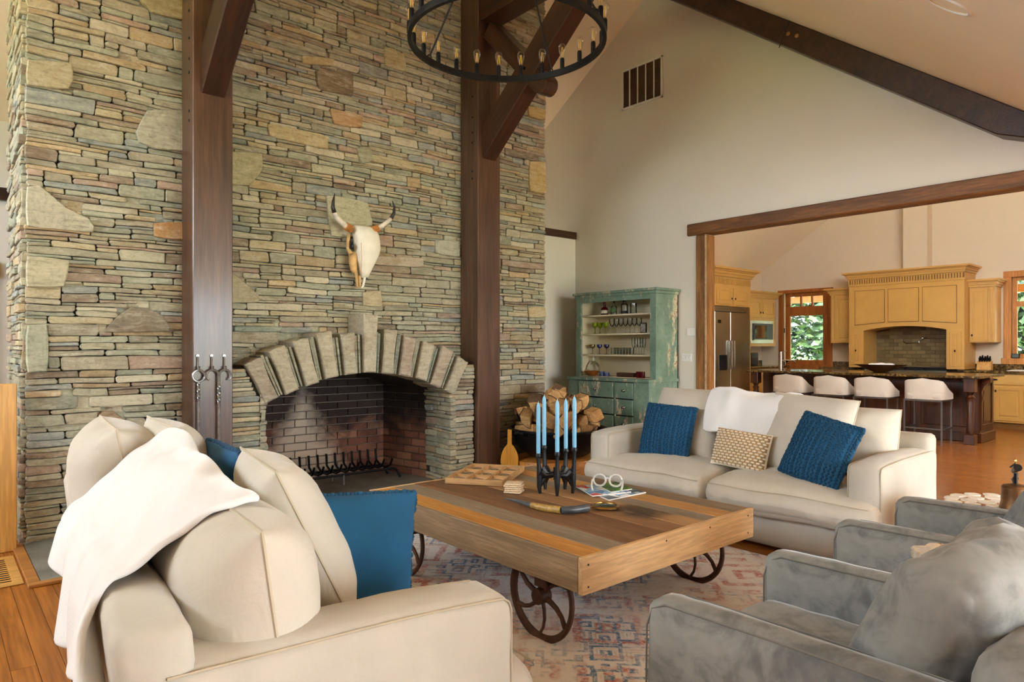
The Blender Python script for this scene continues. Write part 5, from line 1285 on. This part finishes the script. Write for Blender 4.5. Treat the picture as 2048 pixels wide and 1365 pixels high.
# ------------------------------------------------------------------ kitchen: door and window in the back wall
def kit(y): return -y                                     # local x of the wall frame runs toward -Y
d1 = struct('door_1', MB().box(XK + .03, XK + .08, 6.10, 6.98, 0, .95), M['oak'], 'honey wooden glazed kitchen door with a transom light')
for a in ((6.10, 6.19, .95, 1.97), (6.875, 6.98, .95, 1.97), (6.19, 6.875, .95, 1.04), (6.10, 6.98, 1.95, 2.14), (6.10, 6.19, 2.14, 2.42), (6.875, 6.98, 2.14, 2.42), (6.19, 6.875, 2.345, 2.42)):
    MB().box(XK + .03, XK + .08, *a).build('rail', M['oak'], d1, bevel=.004)
MB().box(XK + .05, XK + .056, 6.19, 6.875, 1.04, 1.95).build('pane', M['glass'], d1)
for k in range(3):
    y = 6.19 + k * .228; MB().box(XK + .05, XK + .056, y, y + .225, 2.14, 2.345).build('pane', M['glass'], d1)
    if k: MB().box(XK + .03, XK + .08, y - .014, y + .014, 2.14, 2.345).build('muntin', M['oak'], d1)
for a in ((5.99, 6.09, 0, 2.42), (7.0, 7.1, 0, 2.42), (5.97, 7.12, 2.42, 2.49)): MB().box(XK - .02, XK + .02, *a).build('casing', M['oak'], d1, bevel=.004)
MB().cyl((XK, 6.93, 1.0), (XK + .03, 6.93, 1.0), .02, n=10).build('knob', M['bronze'], d1, smooth=True)
for z in (.9, 1.6): MB().box(XK + .02, XK + .032, 6.985, 7.0, z, z + .1).build('hinge', M['bronze'], d1)
oakb = wood('lit_casing', C(186, 116, 44), C(216, 146, 68), 2, .4, 10, 14, .3, .1, .06)
w1 = struct('window_1', MB().box(XK - .02, XK + .03, 3.06, 3.17, 1.03, 2.56), oakb, 'honey wooden kitchen window with a top light', .004)
for a in ((1.64, 1.75, 1.03, 2.56), (1.64, 3.17, 2.46, 2.56), (1.6, 3.2, 1.02, 1.12)): MB().box(XK - .025, XK + .03, *a).build('casing', oakb, w1, bevel=.004)
for a in ((3.0, 3.06, 1.12, 2.46), (1.75, 1.81, 1.12, 2.46), (1.81, 3.0, 2.40, 2.46), (1.81, 3.0, 1.12, 1.19), (1.81, 3.0, 1.97, 2.06), (2.38, 2.44, 1.19, 2.40)): MB().box(XK + .05, XK + .1, *a).build('sash', oakb, w1, bevel=.004)
for a in ((2.44, 3.0, 1.19, 1.97), (1.81, 2.38, 1.19, 1.97), (2.44, 3.0, 2.06, 2.4), (1.81, 2.38, 2.06, 2.4)): MB().box(XK + .07, XK + .076, *a).build('pane', M['glass'], w1)
# ------------------------------------------------------------------ cabinet helpers (local: front faces -y, x to the viewer's right)
def pdoor(par, x0, x1, z0, z1, y, knob=None, mat='yellow', name='door'):
    e = .055 if x1 - x0 > .25 else .04; t = .02
    d = MB().box(x0, x1, y, y + t * .5, z0, z1).build(name, M[mat], par)
    for a in ((x0, x0 + e, z0, z1), (x1 - e, x1, z0, z1), (x0 + e, x1 - e, z0, z0 + e), (x0 + e, x1 - e, z1 - e, z1)):
        MB().box(a[0], a[1], y - t * .5, y, a[2], a[3]).build('frame', M[mat], d, bevel=.002)
    q = e + .022
    if x1 - x0 > 2 * q + .02: MB().box(x0 + q, x1 - q, y - .008, y, z0 + q, z1 - q).build('panel', M[mat], d, bevel=.006)
    if knob: MB().lathe([(.004, -.02), (.011, -.008), (.012, 0), (.011, .008), (.004, .02)], (knob[0], y - .02, knob[1]), 8).build('knob', M['bronze'], d, smooth=True)
    return d
def cornice(par, x0, x1, yf, yb, z, k=1.0, mat='yellow', name='cornice'):
    m = MB(); pr = [(0, 0), (.012, 0), (.016, .02), (.03, .03), (.05, .06), (.075, .075), (.08, .1), (.0, .1)]
    for (o, h), (o2, h2) in zip(pr[1:-1], pr[2:-1] + [pr[-2]]):
        if h2 > h: m.prism([(x0 - o * k, yb), (x0 - o * k, yf - o * k), (x1 + o * k, yf - o * k), (x1 + o * k, yb)], 'z', z + h * k, z + h2 * k)
    return m.build(name, M[mat], par)
def dentils(par, x0, x1, y, z0, z1, n):
    MB().box(x0, x1, y + .0, y + .01, z0, z1).build('frieze_back', M['yellowdk'], par)
    m = MB()
    for i in range(n):
        a = x0 + (x1 - x0) * i / n; m.box(a, a + (x1 - x0) / n * .55, y - .012, y, z0, z1)
    m.build('dentils', M['yellow'], par, kind='stuff')
# range hood: front plane X=12.95, Y 3.57..5.42
H0 = thing('range_hood', 'mustard yellow mantel range hood with an arched opening', 'range hood', (XK, 4.495, 0), -PI / 2)
hw = .925; yf = -.60
aw = hw - .26; pts = [(-hw, 1.6), (-aw, 1.6)] + [(-aw + 2 * aw * k / 12, 1.60 + .075 * (1 - (2 * k / 12 - 1) ** 2)) for k in range(13)] + [(aw, 1.6), (hw, 1.6), (hw, 2.42), (-hw, 2.42)]
MB().prism(pts, 'y', yf, -.002).build('canopy', M['yellow'], H0)
for x0, x1, dz in ((-.82, -.30, -1), (-.25, .25, 0), (.30, .82, 1)):
    zl = 1.72 if dz else 1.745; zr = zl
    P = [(x0, 1.70 if dz < 0 else 1.745), (x1, 1.745 if dz <= 0 else 1.70), (x1, 2.34), (x0, 2.34)]
    cx, cz_ = sum(p[0] for p in P) / 4, sum(p[1] for p in P) / 4
    pn = MB().prism(P, 'y', yf - .006, yf + .002).build('panel_mould', M['yellowdk'], H0)
    MB().prism([(cx + (p[0]-cx) * .965, cz_ + (p[1]-cz_) * .97) for p in P], 'y', yf - .014, yf).build('panel_rim', M['yellow'], pn, bevel=.003)
    MB().prism([(cx + (p[0]-cx) * .88, cz_ + (p[1]-cz_) * .89) for p in P], 'y', yf - .017, yf).build('panel', M['yellow'], pn, bevel=.006)
dentils(H0, -hw, hw, yf - .01, 2.46, 2.54, 44)
MB().box(-hw - .01, hw + .01, yf - .012, -.002, 2.42, 2.46).build('frieze_base', M['yellow'], H0, bevel=.003); MB().box(-hw, hw, yf + .001, -.002, 2.45, 2.57).build('frieze', M['yellow'], H0)
cornice(H0, -hw - .005, hw + .005, yf - .015, -.002, 2.555, 1.2)
for s in (-1, 1):
    x0, x1 = (-hw, -aw) if s < 0 else (aw, hw)
    MB().box(x0, x1, yf, -.002, .932, 1.6).build('pier', M['yellow'], H0)
    pdoor(H0, x0 + .055, x1 - .04, .98, 1.56, yf - .008, ((x0 + x1) / 2, 1.24), name='spice_door')
bs = thing('backsplash', 'olive brown tile backsplash under the range hood', 'backsplash', (XK, 4.495, .94), -PI / 2)
MB().box(-aw, aw, -.012, -.001, 0, .74).build('grout', plain('grout', C(120, 104, 74), .8), bs)
tl = NT('olive_tile'); rn = tl.n('ShaderNodeObjectInfo').outputs['Random']; tilem = tl.done(Base_Color=tl.ramp(rn, [(0, C(104, 84, 50)), (.5, C(126, 104, 66)), (1, C(140, 120, 80))]), Roughness=.35)
tm = MB().box(-.0745, .0745, -.008, 0, .002, .068).mesh('tile', bevel=.003)
for r in range(10):
    for k in range(9):
        x = -aw + .075 + k * .152 + (.076 if r % 2 else 0)
        if x + .07 > aw + .01: continue
        o = obj('tile', tm, tilem, bs); o.location = (x, -.012, .02 + r * .071)
pf = thing('pot_filler', 'folding chrome pot filler tap over the range', 'tap', (XK - .02, 4.36, 1.43), -PI / 2)
MB().tube([(.06, 0, .03), (.0, -.05, .03), (-.05, -.06, .0), (-.05, -.06, -.05)], .011, 8).build('arm', M['chrome'], pf, smooth=True)
MB().tube([(-.05, -.06, -.05), (-.25, -.12, -.06), (-.3, -.12, -.02), (-.3, -.12, .02)], .009, 8).build('spout', M['chrome'], pf, smooth=True)
MB().ball((0, -.05, .03), .026).build('valve', M['chrome'], pf, smooth=True)
def upper(label, loc, rz, w, d, z0, z1, doors, knob_side, kz=None, pil=None):
    u = thing('wall_cabinet', label, 'cabinet', loc, rz)
    MB().box(-w/2, w/2, -d, -.001, z0, z1).build('body', M['yellow'], u)
    n = len(doors)
    for (x0, x1), ks in zip(doors, knob_side): pdoor(u, x0, x1, z0 + .02, z1 - .03, -d - .01, (x1 - .03 if ks > 0 else x0 + .03, z0 + .12))
    cornice(u, -w/2, w/2, -d - .012, -.001, z1, 1.25)
    if pil:
        for x in pil:
            c_ = MB()
            for k in range(3): c_.cyl((x - .014 + k * .014, -d - .008, z0 + .06), (x - .014 + k * .014, -d - .008, z1 - .06), .008, n=8)
            c_.build('pilaster', M['yellow'], u, smooth=True)
            MB().box(x - .03, x + .03, -d - .02, -d, z1 - .06, z1).build('pilaster_cap', M['yellow'], u, bevel=.004); MB().box(x - .03, x + .03, -d - .02, -d, z0, z0 + .06).build('pilaster_foot', M['yellow'], u, bevel=.004)
    return u
upper('mustard wall cabinet with a fluted pilaster between range hood and window', (XK, 3.385, 0), -PI / 2, .36, .36, 1.38, 2.3, [(-.165, .085)], [-1], pil=[.135])
upper('mustard wall cabinet between the glazed kitchen door and the range hood', (XK, 5.645, 0), -PI / 2, .43, .36, 1.38, 2.3, [(-.13, .20)], [1], pil=[-.175])
# refrigerator in its cabinet surround (faces -Y, front at Y = 6.82)
rf = thing('refrigerator', 'tall stainless steel side by side refrigerator', 'refrigerator', (11.3, 7.49, 0))
ss = plain('brushed_steel', C(190, 190, 180), .26, 1, .03, 3)
MB().box(-.6, .6, -.6, 0, .1, 2.05).build('body', M['black'], rf)
MB().box(-.58, .58, -.55, -.1, 0, .1).build('plinth', M['black'], rf)
MB().box(-.6, -.085, -.67, -.605, .1, 1.95).build('door', ss, rf, bevel=.006); MB().box(-.078, .6, -.67, -.605, .1, 1.95).build('door', ss, rf, bevel=.006)
for k in range(4): MB().box(-.6, .6, -.67 + .01 * (k % 2), -.605, 1.96 + k * .023, 1.978 + k * .023).build('grille_slat', ss, rf)
for x in (-.115, -.03): MB().tube([(x, -.67, 1.42), (x, -.72, 1.42), (x, -.72, .9), (x, -.67, .9)], .012, 8).build('handle', M['chrome'], rf, smooth=True)
MB().box(-.47, -.2, -.674, -.66, .88, 1.16).build('dispenser', M['black'], rf, bevel=.004)
MB().box(-.5, -.4, -.672, -.665, 1.74, 1.80).build('badge', M['bronze'], rf)
fu = thing('refrigerator_cabinet', 'mustard cabinet with dentil frieze above the refrigerator', 'cabinet', (11.3, 7.49, 0))
MB().box(-.64, .64, -.66, 0, 2.06, 2.42).build('body', M['yellow'], fu)
for s in (-1, 1):
    MB().box(min(s*.605, s*.64), max(s*.605, s*.64), -.66, 0, 0, 2.06).build('side_panel', M['yellow'], fu)
    pdoor(fu, min(s*.02, s*.54), max(s*.02, s*.54), 2.09, 2.39, -.67, (s * .06, 2.2))
dentils(fu, -.64, .64, -.66, 2.46, 2.56, 34); MB().box(-.64, .64, -.655, 0, 2.42, 2.6).build('frieze', M['yellow'], fu)
cornice(fu, -.645, .645, -.67, 0, 2.6, 1.6)
mc = upper('mustard cabinet holding the microwave oven beside the refrigerator', (12.72, 7.5, 0), 0, 1.3, .42, 1.32, 2.3, [], [])
pdoor(mc, -.5, .04, 1.9, 2.26, -.43, (.0, 2.0)); pdoor(mc, .05, .58, 1.9, 2.26, -.43, (.09, 2.0))
mw = thing('microwave', 'stainless microwave oven set in the mustard cabinet', 'microwave', (12.78, 7.075, 1.38))
MB().box(-.42, .48, -.012, .0, 0, .46).build('trim_frame', ss, mw, bevel=.003); MB().box(-.34, .42, -.03, -.012, .06, .40).build('door', M['black'], mw, bevel=.004)
MB().box(-.30, .16, -.034, -.028, .1, .36).build('glass', plain('dark_glass', C(14, 14, 14), .05, 0, 0), mw); MB().box(-.34, .42, -.036, -.03, .06, .075).build('trim', ss, mw)
# counters and base cabinets along the back wall
gran = NT('granite'); v = gran.coord(); n1 = gran.noise(v, 26, 6, .75); n2 = gran.noise(v, 7, 4)
cc_ = gran.mix(gran.ramp(n2, [(.4, 0.0), (.6, 1.0)]), gran.ramp(n1, [(.38, C(40, 28, 16)), (.5, C(104, 78, 40)), (.62, C(150, 120, 70))]), gran.ramp(n1, [(.4, C(30, 22, 14)), (.55, C(84, 64, 34)), (.66, C(160, 136, 92))]))
gran = gran.done(Base_Color=cc_, Roughness=.12)
def base_cab(label, y0, y1, cols, drawers=True):
    w = y1 - y0; u = thing('base_cabinet', label, 'cabinet', (XK, (y0 + y1) / 2, 0), -PI / 2)
    MB().box(-w/2, w/2, -.58, -.001, .1, .88).build('body', M['yellow'], u); MB().box(-w/2, w/2, -.54, -.05, 0, .1).build('plinth', M['yellowdk'], u)
    cw = w / cols
    for k in range(cols):
        a, b = -w/2 + k * cw + .012, -w/2 + (k + 1) * cw - .012
        dr = MB().box(a, b, -.6, -.58, .70, .86).build('drawer', M['yellow'], u, bevel=.004); MB().ball(((a + b) / 2, -.607, .78), (.055, .016, .016), 10, 6).build('cup_pull', M['bronze'], dr, smooth=True)
        pdoor(u, a, (a + b) / 2 - .002, .13, .67, -.59, ((a + b) / 2 - .025, .6)); pdoor(u, (a + b) / 2 + .002, b, .13, .67, -.59, ((a + b) / 2 + .025, .6))
base_cab('mustard base cabinet with drawers under the kitchen window', 1.2, 2.75, 2); base_cab('mustard base cabinet beside the knife block', 2.76, 3.56, 1); base_cab('mustard base cabinet by the glazed door', 5.43, 5.95, 1)
ov = thing('range_cooker', 'black range cooker under the arched hood', 'cooker', (XK, 4.495, 0), -PI / 2)
MB().box(-.66, .66, -.58, -.01, .08, .90).build('body', ss, ov); MB().box(-.66, .66, -.58, -.03, .90, .92).build('hob', M['black'], ov)
for k in range(6): MB().cyl((-.55 + k * .22, -.6, .84), (-.55 + k * .22, -.58, .84), .022, n=10).build('knob', M['chrome'], ov, smooth=True)
for k in range(4): MB().box(-.6 + k * .31, -.33 + k * .31, -.5, -.08, .92, .945).build('burner_grate', M['iron'], ov)
for y0, y1, lab in ((1.2, 3.575, 'speckled brown granite counter under the kitchen window'), (5.415, 5.97, 'speckled brown granite counter by the glazed door')):
    k_ = thing('stone_counter', lab, 'counter', (XK, (y0 + y1) / 2, .88), -PI / 2); w = y1 - y0
    MB().box(-w/2, w/2, -.63, -.002, .0005, .04).build('slab', gran, k_, bevel=.006, seg=2); MB().box(-w/2, w/2, -.025, -.002, .04, .14).build('upstand', gran, k_)
sn = thing('farm_sink', 'white apron sink set in the granite counter under the window', 'sink', (XK - .35, 2.6, .86), -PI / 2)
MB().box(-.38, .38, -.3, .22, .062, .075).build('rim', M['white'], sn, bevel=.006)
kb_ = thing('knife_block', 'wooden knife block full of black handled knives', 'knife block', (XK - .32, 3.36, .9215), -PI / 2)
MB().prism([(-.06, 0), (.1, 0), (.06, .16), (-.02, .13)], 'x', -.1, .1).build('block', M['pine'], kb_, bevel=.005)
for i in range(5):
    for j in range(3): MB().tube([(-.07 + i * .035, .01 + j * .03, .13 + j * .012), (-.07 + i * .035, -.015 + j * .025, .20 + j * .015 + (i % 2) * .015)], [.009, .011], 8).build('knife_handle', M['black'], kb_, smooth=True)
wd_ = thing('window_display', 'small dark weather display on the kitchen window sill', 'display', (XK - .03, 3.0, 1.1205), -PI / 2)
MB().box(-.055, .055, -.02, .01, 0, .075).build('case', M['black'], wd_, bevel=.005); MB().box(-.045, .045, -.0225, -.019, .012, .066).build('screen', plain('grey_lcd', C(90, 96, 84), .3), wd_)
bc_ = thing('corner_counter', 'granite counter below the microwave', 'counter', (12.75, 7.49, .0)); MB().box(-.8, .79, -.63, 0, .881, .92).build('slab', gran, bc_, bevel=.006); MB().box(-.78, .78, -.58, 0, .1, .88).build('cabinet_body', M['yellow'], bc_); MB().box(-.78, .78, -.02, 0, .92, 1.02).build('upstand', gran, bc_)
tb_ = thing('bread_maker', 'black countertop appliance below the microwave', 'appliance', (12.42, 7.15, .9205)); MB().box(-.16, .16, -.13, .13, 0, .27).build('body', M['black'], tb_, bevel=.03, seg=3, smooth=True); MB().box(-.12, .12, -.135, -.125, .05, .2).build('front', plain('dark_panel', C(40, 40, 42), .3), tb_)
# ------------------------------------------------------------------ island
IY0, IY1 = 2.80, 5.95
isl = thing('kitchen_island', 'long dark wood kitchen island with turned corner posts', 'kitchen island', (11.0, (IY0 + IY1) / 2, 0))
MB().box(10.81, 11.42, IY0, IY1, .12, .885).build('body', M['dkwood'], isl, world=True); MB().box(10.78, 11.45, IY0 - .03, IY1 + .03, 0, .13).build('plinth', M['dkwood'], isl, world=True, bevel=.008)
for y in [IY0 + .1 + k * .75 for k in range(4)]:
    MB().box(10.795, 10.812, y, y + .62, .2, .82).build('panel', M['dkwood'], isl, world=True, bevel=.008)
for a in ((10.84, 10.90, .16, .86), (11.33, 11.39, .16, .86), (10.90, 11.33, .80, .86), (10.90, 11.33, .16, .24)): MB().box(a[0], a[1], IY0 - .016, IY0, a[2], a[3]).build('end_frame', M['dkwood'], isl, world=True, bevel=.004)
MB().box(10.96, 11.27, IY0 - .012, IY0, .28, .76).build('end_panel', M['dkwood'], isl, world=True, bevel=.006)
tp = [(.058, 0), (.062, .03), (.062, .12), (.04, .135), (.05, .16), (.045, .2), (.047, .56), (.035, .60), (.055, .63), (.03, .66), (.05, .69), (.06, .72), (.06, .885)]
for y in (IY0 + .03, IY1 - .03):
    MB().lathe(tp, (10.52, y, 0), 18).build('turned_post', M['dkwood'], isl, world=True, smooth=True, ang=50); MB().box(10.455, 10.585, y - .065, y + .065, .70, .885).build('post_block', M['dkwood'], isl, world=True, bevel=.006); MB().box(10.455, 10.585, y - .065, y + .065, .0, .13).build('post_foot', M['dkwood'], isl, world=True, bevel=.006)
co = [(0, 0), (.0, -.36), (.03, -.35), (.05, -.28), (.03, -.2), (.07, -.12), (.15, -.07), (.2, -.05), (.2, 0)]
for y in (IY0 + .12, IY1 - .35): MB().prism([(10.81 - a, .885 + b) for a, b in co], 'y', y - .035, y + .035).build('corbel', M['dkwood'], isl, world=True, bevel=.006)
MB().prism([(IY0 - a * .6, .885 + b) for a, b in co], 'x', 10.83, 10.9).build('corbel', M['dkwood'], isl, world=True, bevel=.006)
it = thing('island_counter', 'long polished brown granite island countertop', 'counter', (11.0, 4.4, .8855))
MB().box(10.38, 11.52, 2.68, 6.04, .8855, .92).build('slab', gran, it, world=True, bevel=.012, seg=3)
fa = thing('island_tap', 'tall brushed steel tap on the kitchen island', 'tap', (11.1, 5.78, .9205), .3)
MB().cyl((0, 0, 0), (0, 0, .30), .022, .02, 14).build('column', M['chrome'], fa, smooth=True); MB().tube([(0, 0, .15), (.03, -.08, .16), (.06, -.2, .15), (.065, -.22, .12)], [.012, .01, .01, .012], 8).build('spout', M['chrome'], fa, smooth=True); MB().cyl((0, 0, .3), (.0, -.1, .315), .005, n=6).build('lever', M['chrome'], fa, smooth=True)
fb_ = thing('dough_bowl', 'wide dark wooden bowl on the kitchen island', 'bowl', (10.95, 4.12, .9205))
bo = MB().lathe([(0, 0), (.09, .0), (.11, .008), (.36, .11), (.37, .118), (.35, .118), (.1, .02), (0, .016)], n=36, caps=False).build('bowl', wood('bowl_wood', C(58, 30, 14), C(96, 54, 26), 0, .4), fb_, smooth=True); bo.scale = (.62, 1, 1)
nap = soft_box(.16, .34, .035, .015, (0, 0, .01), .04, .008, 9, 3).build('folded_napkin', M['fleece'], None, smooth='all'); nap.location = (10.95, 4.1, 1.035); tag(nap, 'folded white napkin lying in the dark wooden bowl', 'napkin')
# bar stools
def stool(lab, y):
    s_ = thing('bar_stool', lab, 'bar stool', (10.30, y, 0), group='upholstered stools at the island')
    def fn(p, u, v, w): return p
    # wrap-around back: outer shell swept around local -x
    prof = []
    n = 24; vs = []; H = lambda a: .27 * (1 - .55 * max(0, (abs(a) - 1.0) / .57) ** 1.5) + .015 * math.cos(a * 3)
    path = [(.20, -.245), (.05, -.25), (-.08, -.248), (-.155, -.235), (-.19, -.19), (-.2, -.1), (-.2, 0), (-.2, .1), (-.19, .19), (-.155, .235), (-.08, .248), (.05, .25), (.20, .245)]
    hh = [.08, .13, .2, .245, .26, .268, .285, .268, .26, .245, .2, .13, .08]
    m = MB()
    for (x, yy), h in zip(path, hh):
        k = .86
        for xx, q, z in ((x, yy, 0), (x, yy, h - .012), (x * .97, yy * .97, h), (x * k, yy * k, h - .012), (x * k, yy * k, 0)): vs.append((xx, q, .60 + z))
    m.add(vs, [(i*5+j, i*5+(j+1) % 5, (i+1)*5+(j+1) % 5, (i+1)*5+j) for i in range(len(path)-1) for j in range(5)] + [(0, 1, 2, 3, 4), tuple((len(path)-1)*5+j for j in (4, 3, 2, 1, 0))])
    m.build('backrest', M['stoolfab'], s_, smooth=True, ang=60)
    soft_box(.42, .44, .11, .04, (.0, 0, .02), .06).build('seat', M['stoolfab'], s_, smooth='all').location = (.01, 0, .645)
    sg = plain('stool_metal', C(110, 104, 98), .4, .8, .1) if 'stool_metal' not in bpy.data.materials else bpy.data.materials['stool_metal']
    MB().box(-.2, .2, -.235, -.215, .575, .6).box(-.2, .2, .215, .235, .575, .6).box(-.2, -.18, -.235, .235, .575, .6).box(.18, .2, -.235, .235, .575, .6).build('seat_frame', sg, s_)
    for x in (-.19, .19):
        for yy in (-.225, .225): MB().box(x - .01, x + .01, yy - .01, yy + .01, 0, .58).build('leg', sg, s_)
    for yy in (-.225, .225): MB().box(-.19, .19, yy - .008, yy + .008, .2, .216).build('stretcher', sg, s_)
    MB().box(-.198, -.182, -.225, .225, .2, .216).build('footrest', sg, s_)
    return s_
ys = [onX(px, 780, 10.1).y for px in (1572, 1656, 1740, 1845)]
labs = ['pale upholstered bar stool at the tap end of the island', 'pale upholstered bar stool second from the tap end of the island', 'pale upholstered bar stool second from the turned post with the end panel', 'pale upholstered bar stool beside the turned post at the open end of the island']
s0_ = stool(labs[0], ys[0])
for k in range(1, 4): copy_tree(s0_, loc=(10.30, ys[k], 0), label=labs[k])
# ------------------------------------------------------------------ garden outside
gr = NT('lawn'); v = gr.coord(); n1 = gr.noise(v, 30, 5, .7); n2 = gr.noise(v, 1.5, 3)
lawn = gr.done(Base_Color=gr.mix(gr.ramp(n2, [(.4, 0.0), (.6, 1.0)]), gr.ramp(n1, [(.3, C(96, 112, 64)), (.7, C(142, 154, 96))]), gr.ramp(n1, [(.3, C(124, 134, 84)), (.7, C(172, 176, 120))])), Roughness=.9)
g0 = MB().box(-60, 80, -70, 70, -.5, -.25).build('lawn', lawn, None); g0['kind'] = 'structure'; g0['label'] = 'sunny green lawn around the house'
tr_ = MB().box(-14, 20, -13, -4.7, -.25, -.06).box(-14, -3.4, -4.7, 9, -.25, -.06).build('bounce_ground', plain('bounce_stone', C(200, 190, 172), .85, 0, .08, 2), None); tr_['kind'] = 'structure'; tr_['label'] = 'unseen pale ground added to soften green bounce light'  # unseen pale slab, added so light bouncing indoors is less green
pv = MB().box(13.72, 16.6, 3.0, 9.5, -.25, -.04).build('patio', plain('patio_stone', C(206, 196, 176), .8, 0, .1, 3), None); pv['kind'] = 'structure'; pv['label'] = 'pale stone patio outside the kitchen door'
po_ = thing('porch_roof', 'timber porch roof outside the kitchen door and window', 'porch roof', (15.4, 4.5, 2.75))
MB().box(13.72, 17.2, 0.2, 9.2, 2.75, 2.85).build('deck', wood('porch_boards', C(176, 118, 70), C(206, 150, 98), 1, .6, 10, 10, .2), po_, world=True)
for y in (1.0, 3.0, 5.2, 7.4, 9.0):
    MB().box(13.72, 17.2, y - .07, y + .07, 2.6, 2.75).build('joist', M['oak'], po_, world=True)
MB().box(17.0, 17.2, 0.2, 9.2, 2.45, 2.6).build('plate', M['oak'], po_, world=True)
for y in (.4, 4.6, 9.0): MB().box(17.02, 17.18, y - .08, y + .08, -.04, 2.45).build('post', M['oak'], po_, world=True)
lf = NT('leaf'); rn = lf.n('ShaderNodeNewGeometry').outputs['Random Per Island']
lf.set(lf.b.inputs['Base Color'], lf.ramp(rn, [(0, C(20, 38, 14)), (.5, C(42, 70, 22)), (1, C(80, 106, 40))])); lf.b.inputs['Roughness'].default_value = .6
lf.b.inputs['Transmission Weight'].default_value = .0
def tree(name, lab, cat, loc, blobs, leaves, ls, trunk=None, seed=0):
    th = thing(name, lab, cat, loc); rg = random.Random(seed); m = MB()
    if trunk: MB().tube([(0, 0, 0), (.1, 0, trunk * .5), (0, .1, trunk)], [.16, .12, .06], 8).build('trunk', bark, th, smooth=True)
    for k in range(leaves):
        cx, cy, cz_, r = rg.choice(blobs); d = Vector((rg.gauss(0, 1), rg.gauss(0, 1), rg.gauss(0, 1))).normalized() * r * rg.uniform(.55, 1.0)
        p = Vector((cx, cy, cz_)) + d; u = Vector((rg.gauss(0, 1), rg.gauss(0, 1), rg.gauss(0, .5))).normalized(); w = u.orthogonal().normalized(); s_ = ls * rg.uniform(.6, 1.3)
        m.add([p - u * s_, p + w * s_ * .5, p + u * s_, p - w * s_ * .5], [(0, 1, 2, 3)])
    m.build('foliage', lf.m, th, kind='stuff', fix=False)
for k, (x, y, sz, lab) in enumerate(((24, 13.0, 3.2, 'big leafy tree seen through the glazed kitchen door'), (27, 9.0, 3.4, 'leafy tree behind the patio'), (25, 4.0, 3.2, 'broad leafy tree seen through the kitchen window'), (23.5, 17.5, 3.0, 'leafy tree farther along the lawn edge'), (28, -1, 3.4, 'leafy tree standing apart beyond the window'))):
    tree('leafy_tree', lab, 'tree', (x, y, -.25), [(0, 0, 3.6, sz), (1, 1.2, 2.6, sz * .8), (-.8, -1.3, 2.4, sz * .8), (-.6, 1.5, 1.6, sz * .6), (0, -1.5, 5.2, sz * .7)], 9000, .19, 3.5, k)
for k, (x, y) in enumerate(((20.5, 10.2), (20.8, 12.2), (20.2, 8.4), (20.6, 4.6), (20.0, 6.4))):
    tree('shrub', ['bushy shrub straight outside the glazed door', 'shrub beside the largest garden tree', 'low shrub near the patio corner', 'round shrub outside the kitchen window', 'small shrub between door and window views'][k], 'shrub', (x, y, -.25), [(0, 0, .6, .9), (.5, .5, .5, .7), (-.4, -.6, .5, .7)], 1300, .09, None, 40 + k)
q = thing('garden_urn', 'low stone urn on the patio outside the kitchen door', 'urn', (16.0, 7.72, -.0395)); MB().lathe([(.14, 0), (.12, .05), (.2, .2), (.24, .42), (.27, .5), (.24, .5), (.1, .3)], (0, 0, .42), 18).build('pot', plain('urn_stone', C(132, 120, 104), .9), q, smooth=True); MB().box(-.35, .35, -.35, .35, 0, .42).build('pedestal', plain('ped_stone', C(120, 112, 100), .9), q, bevel=.02)
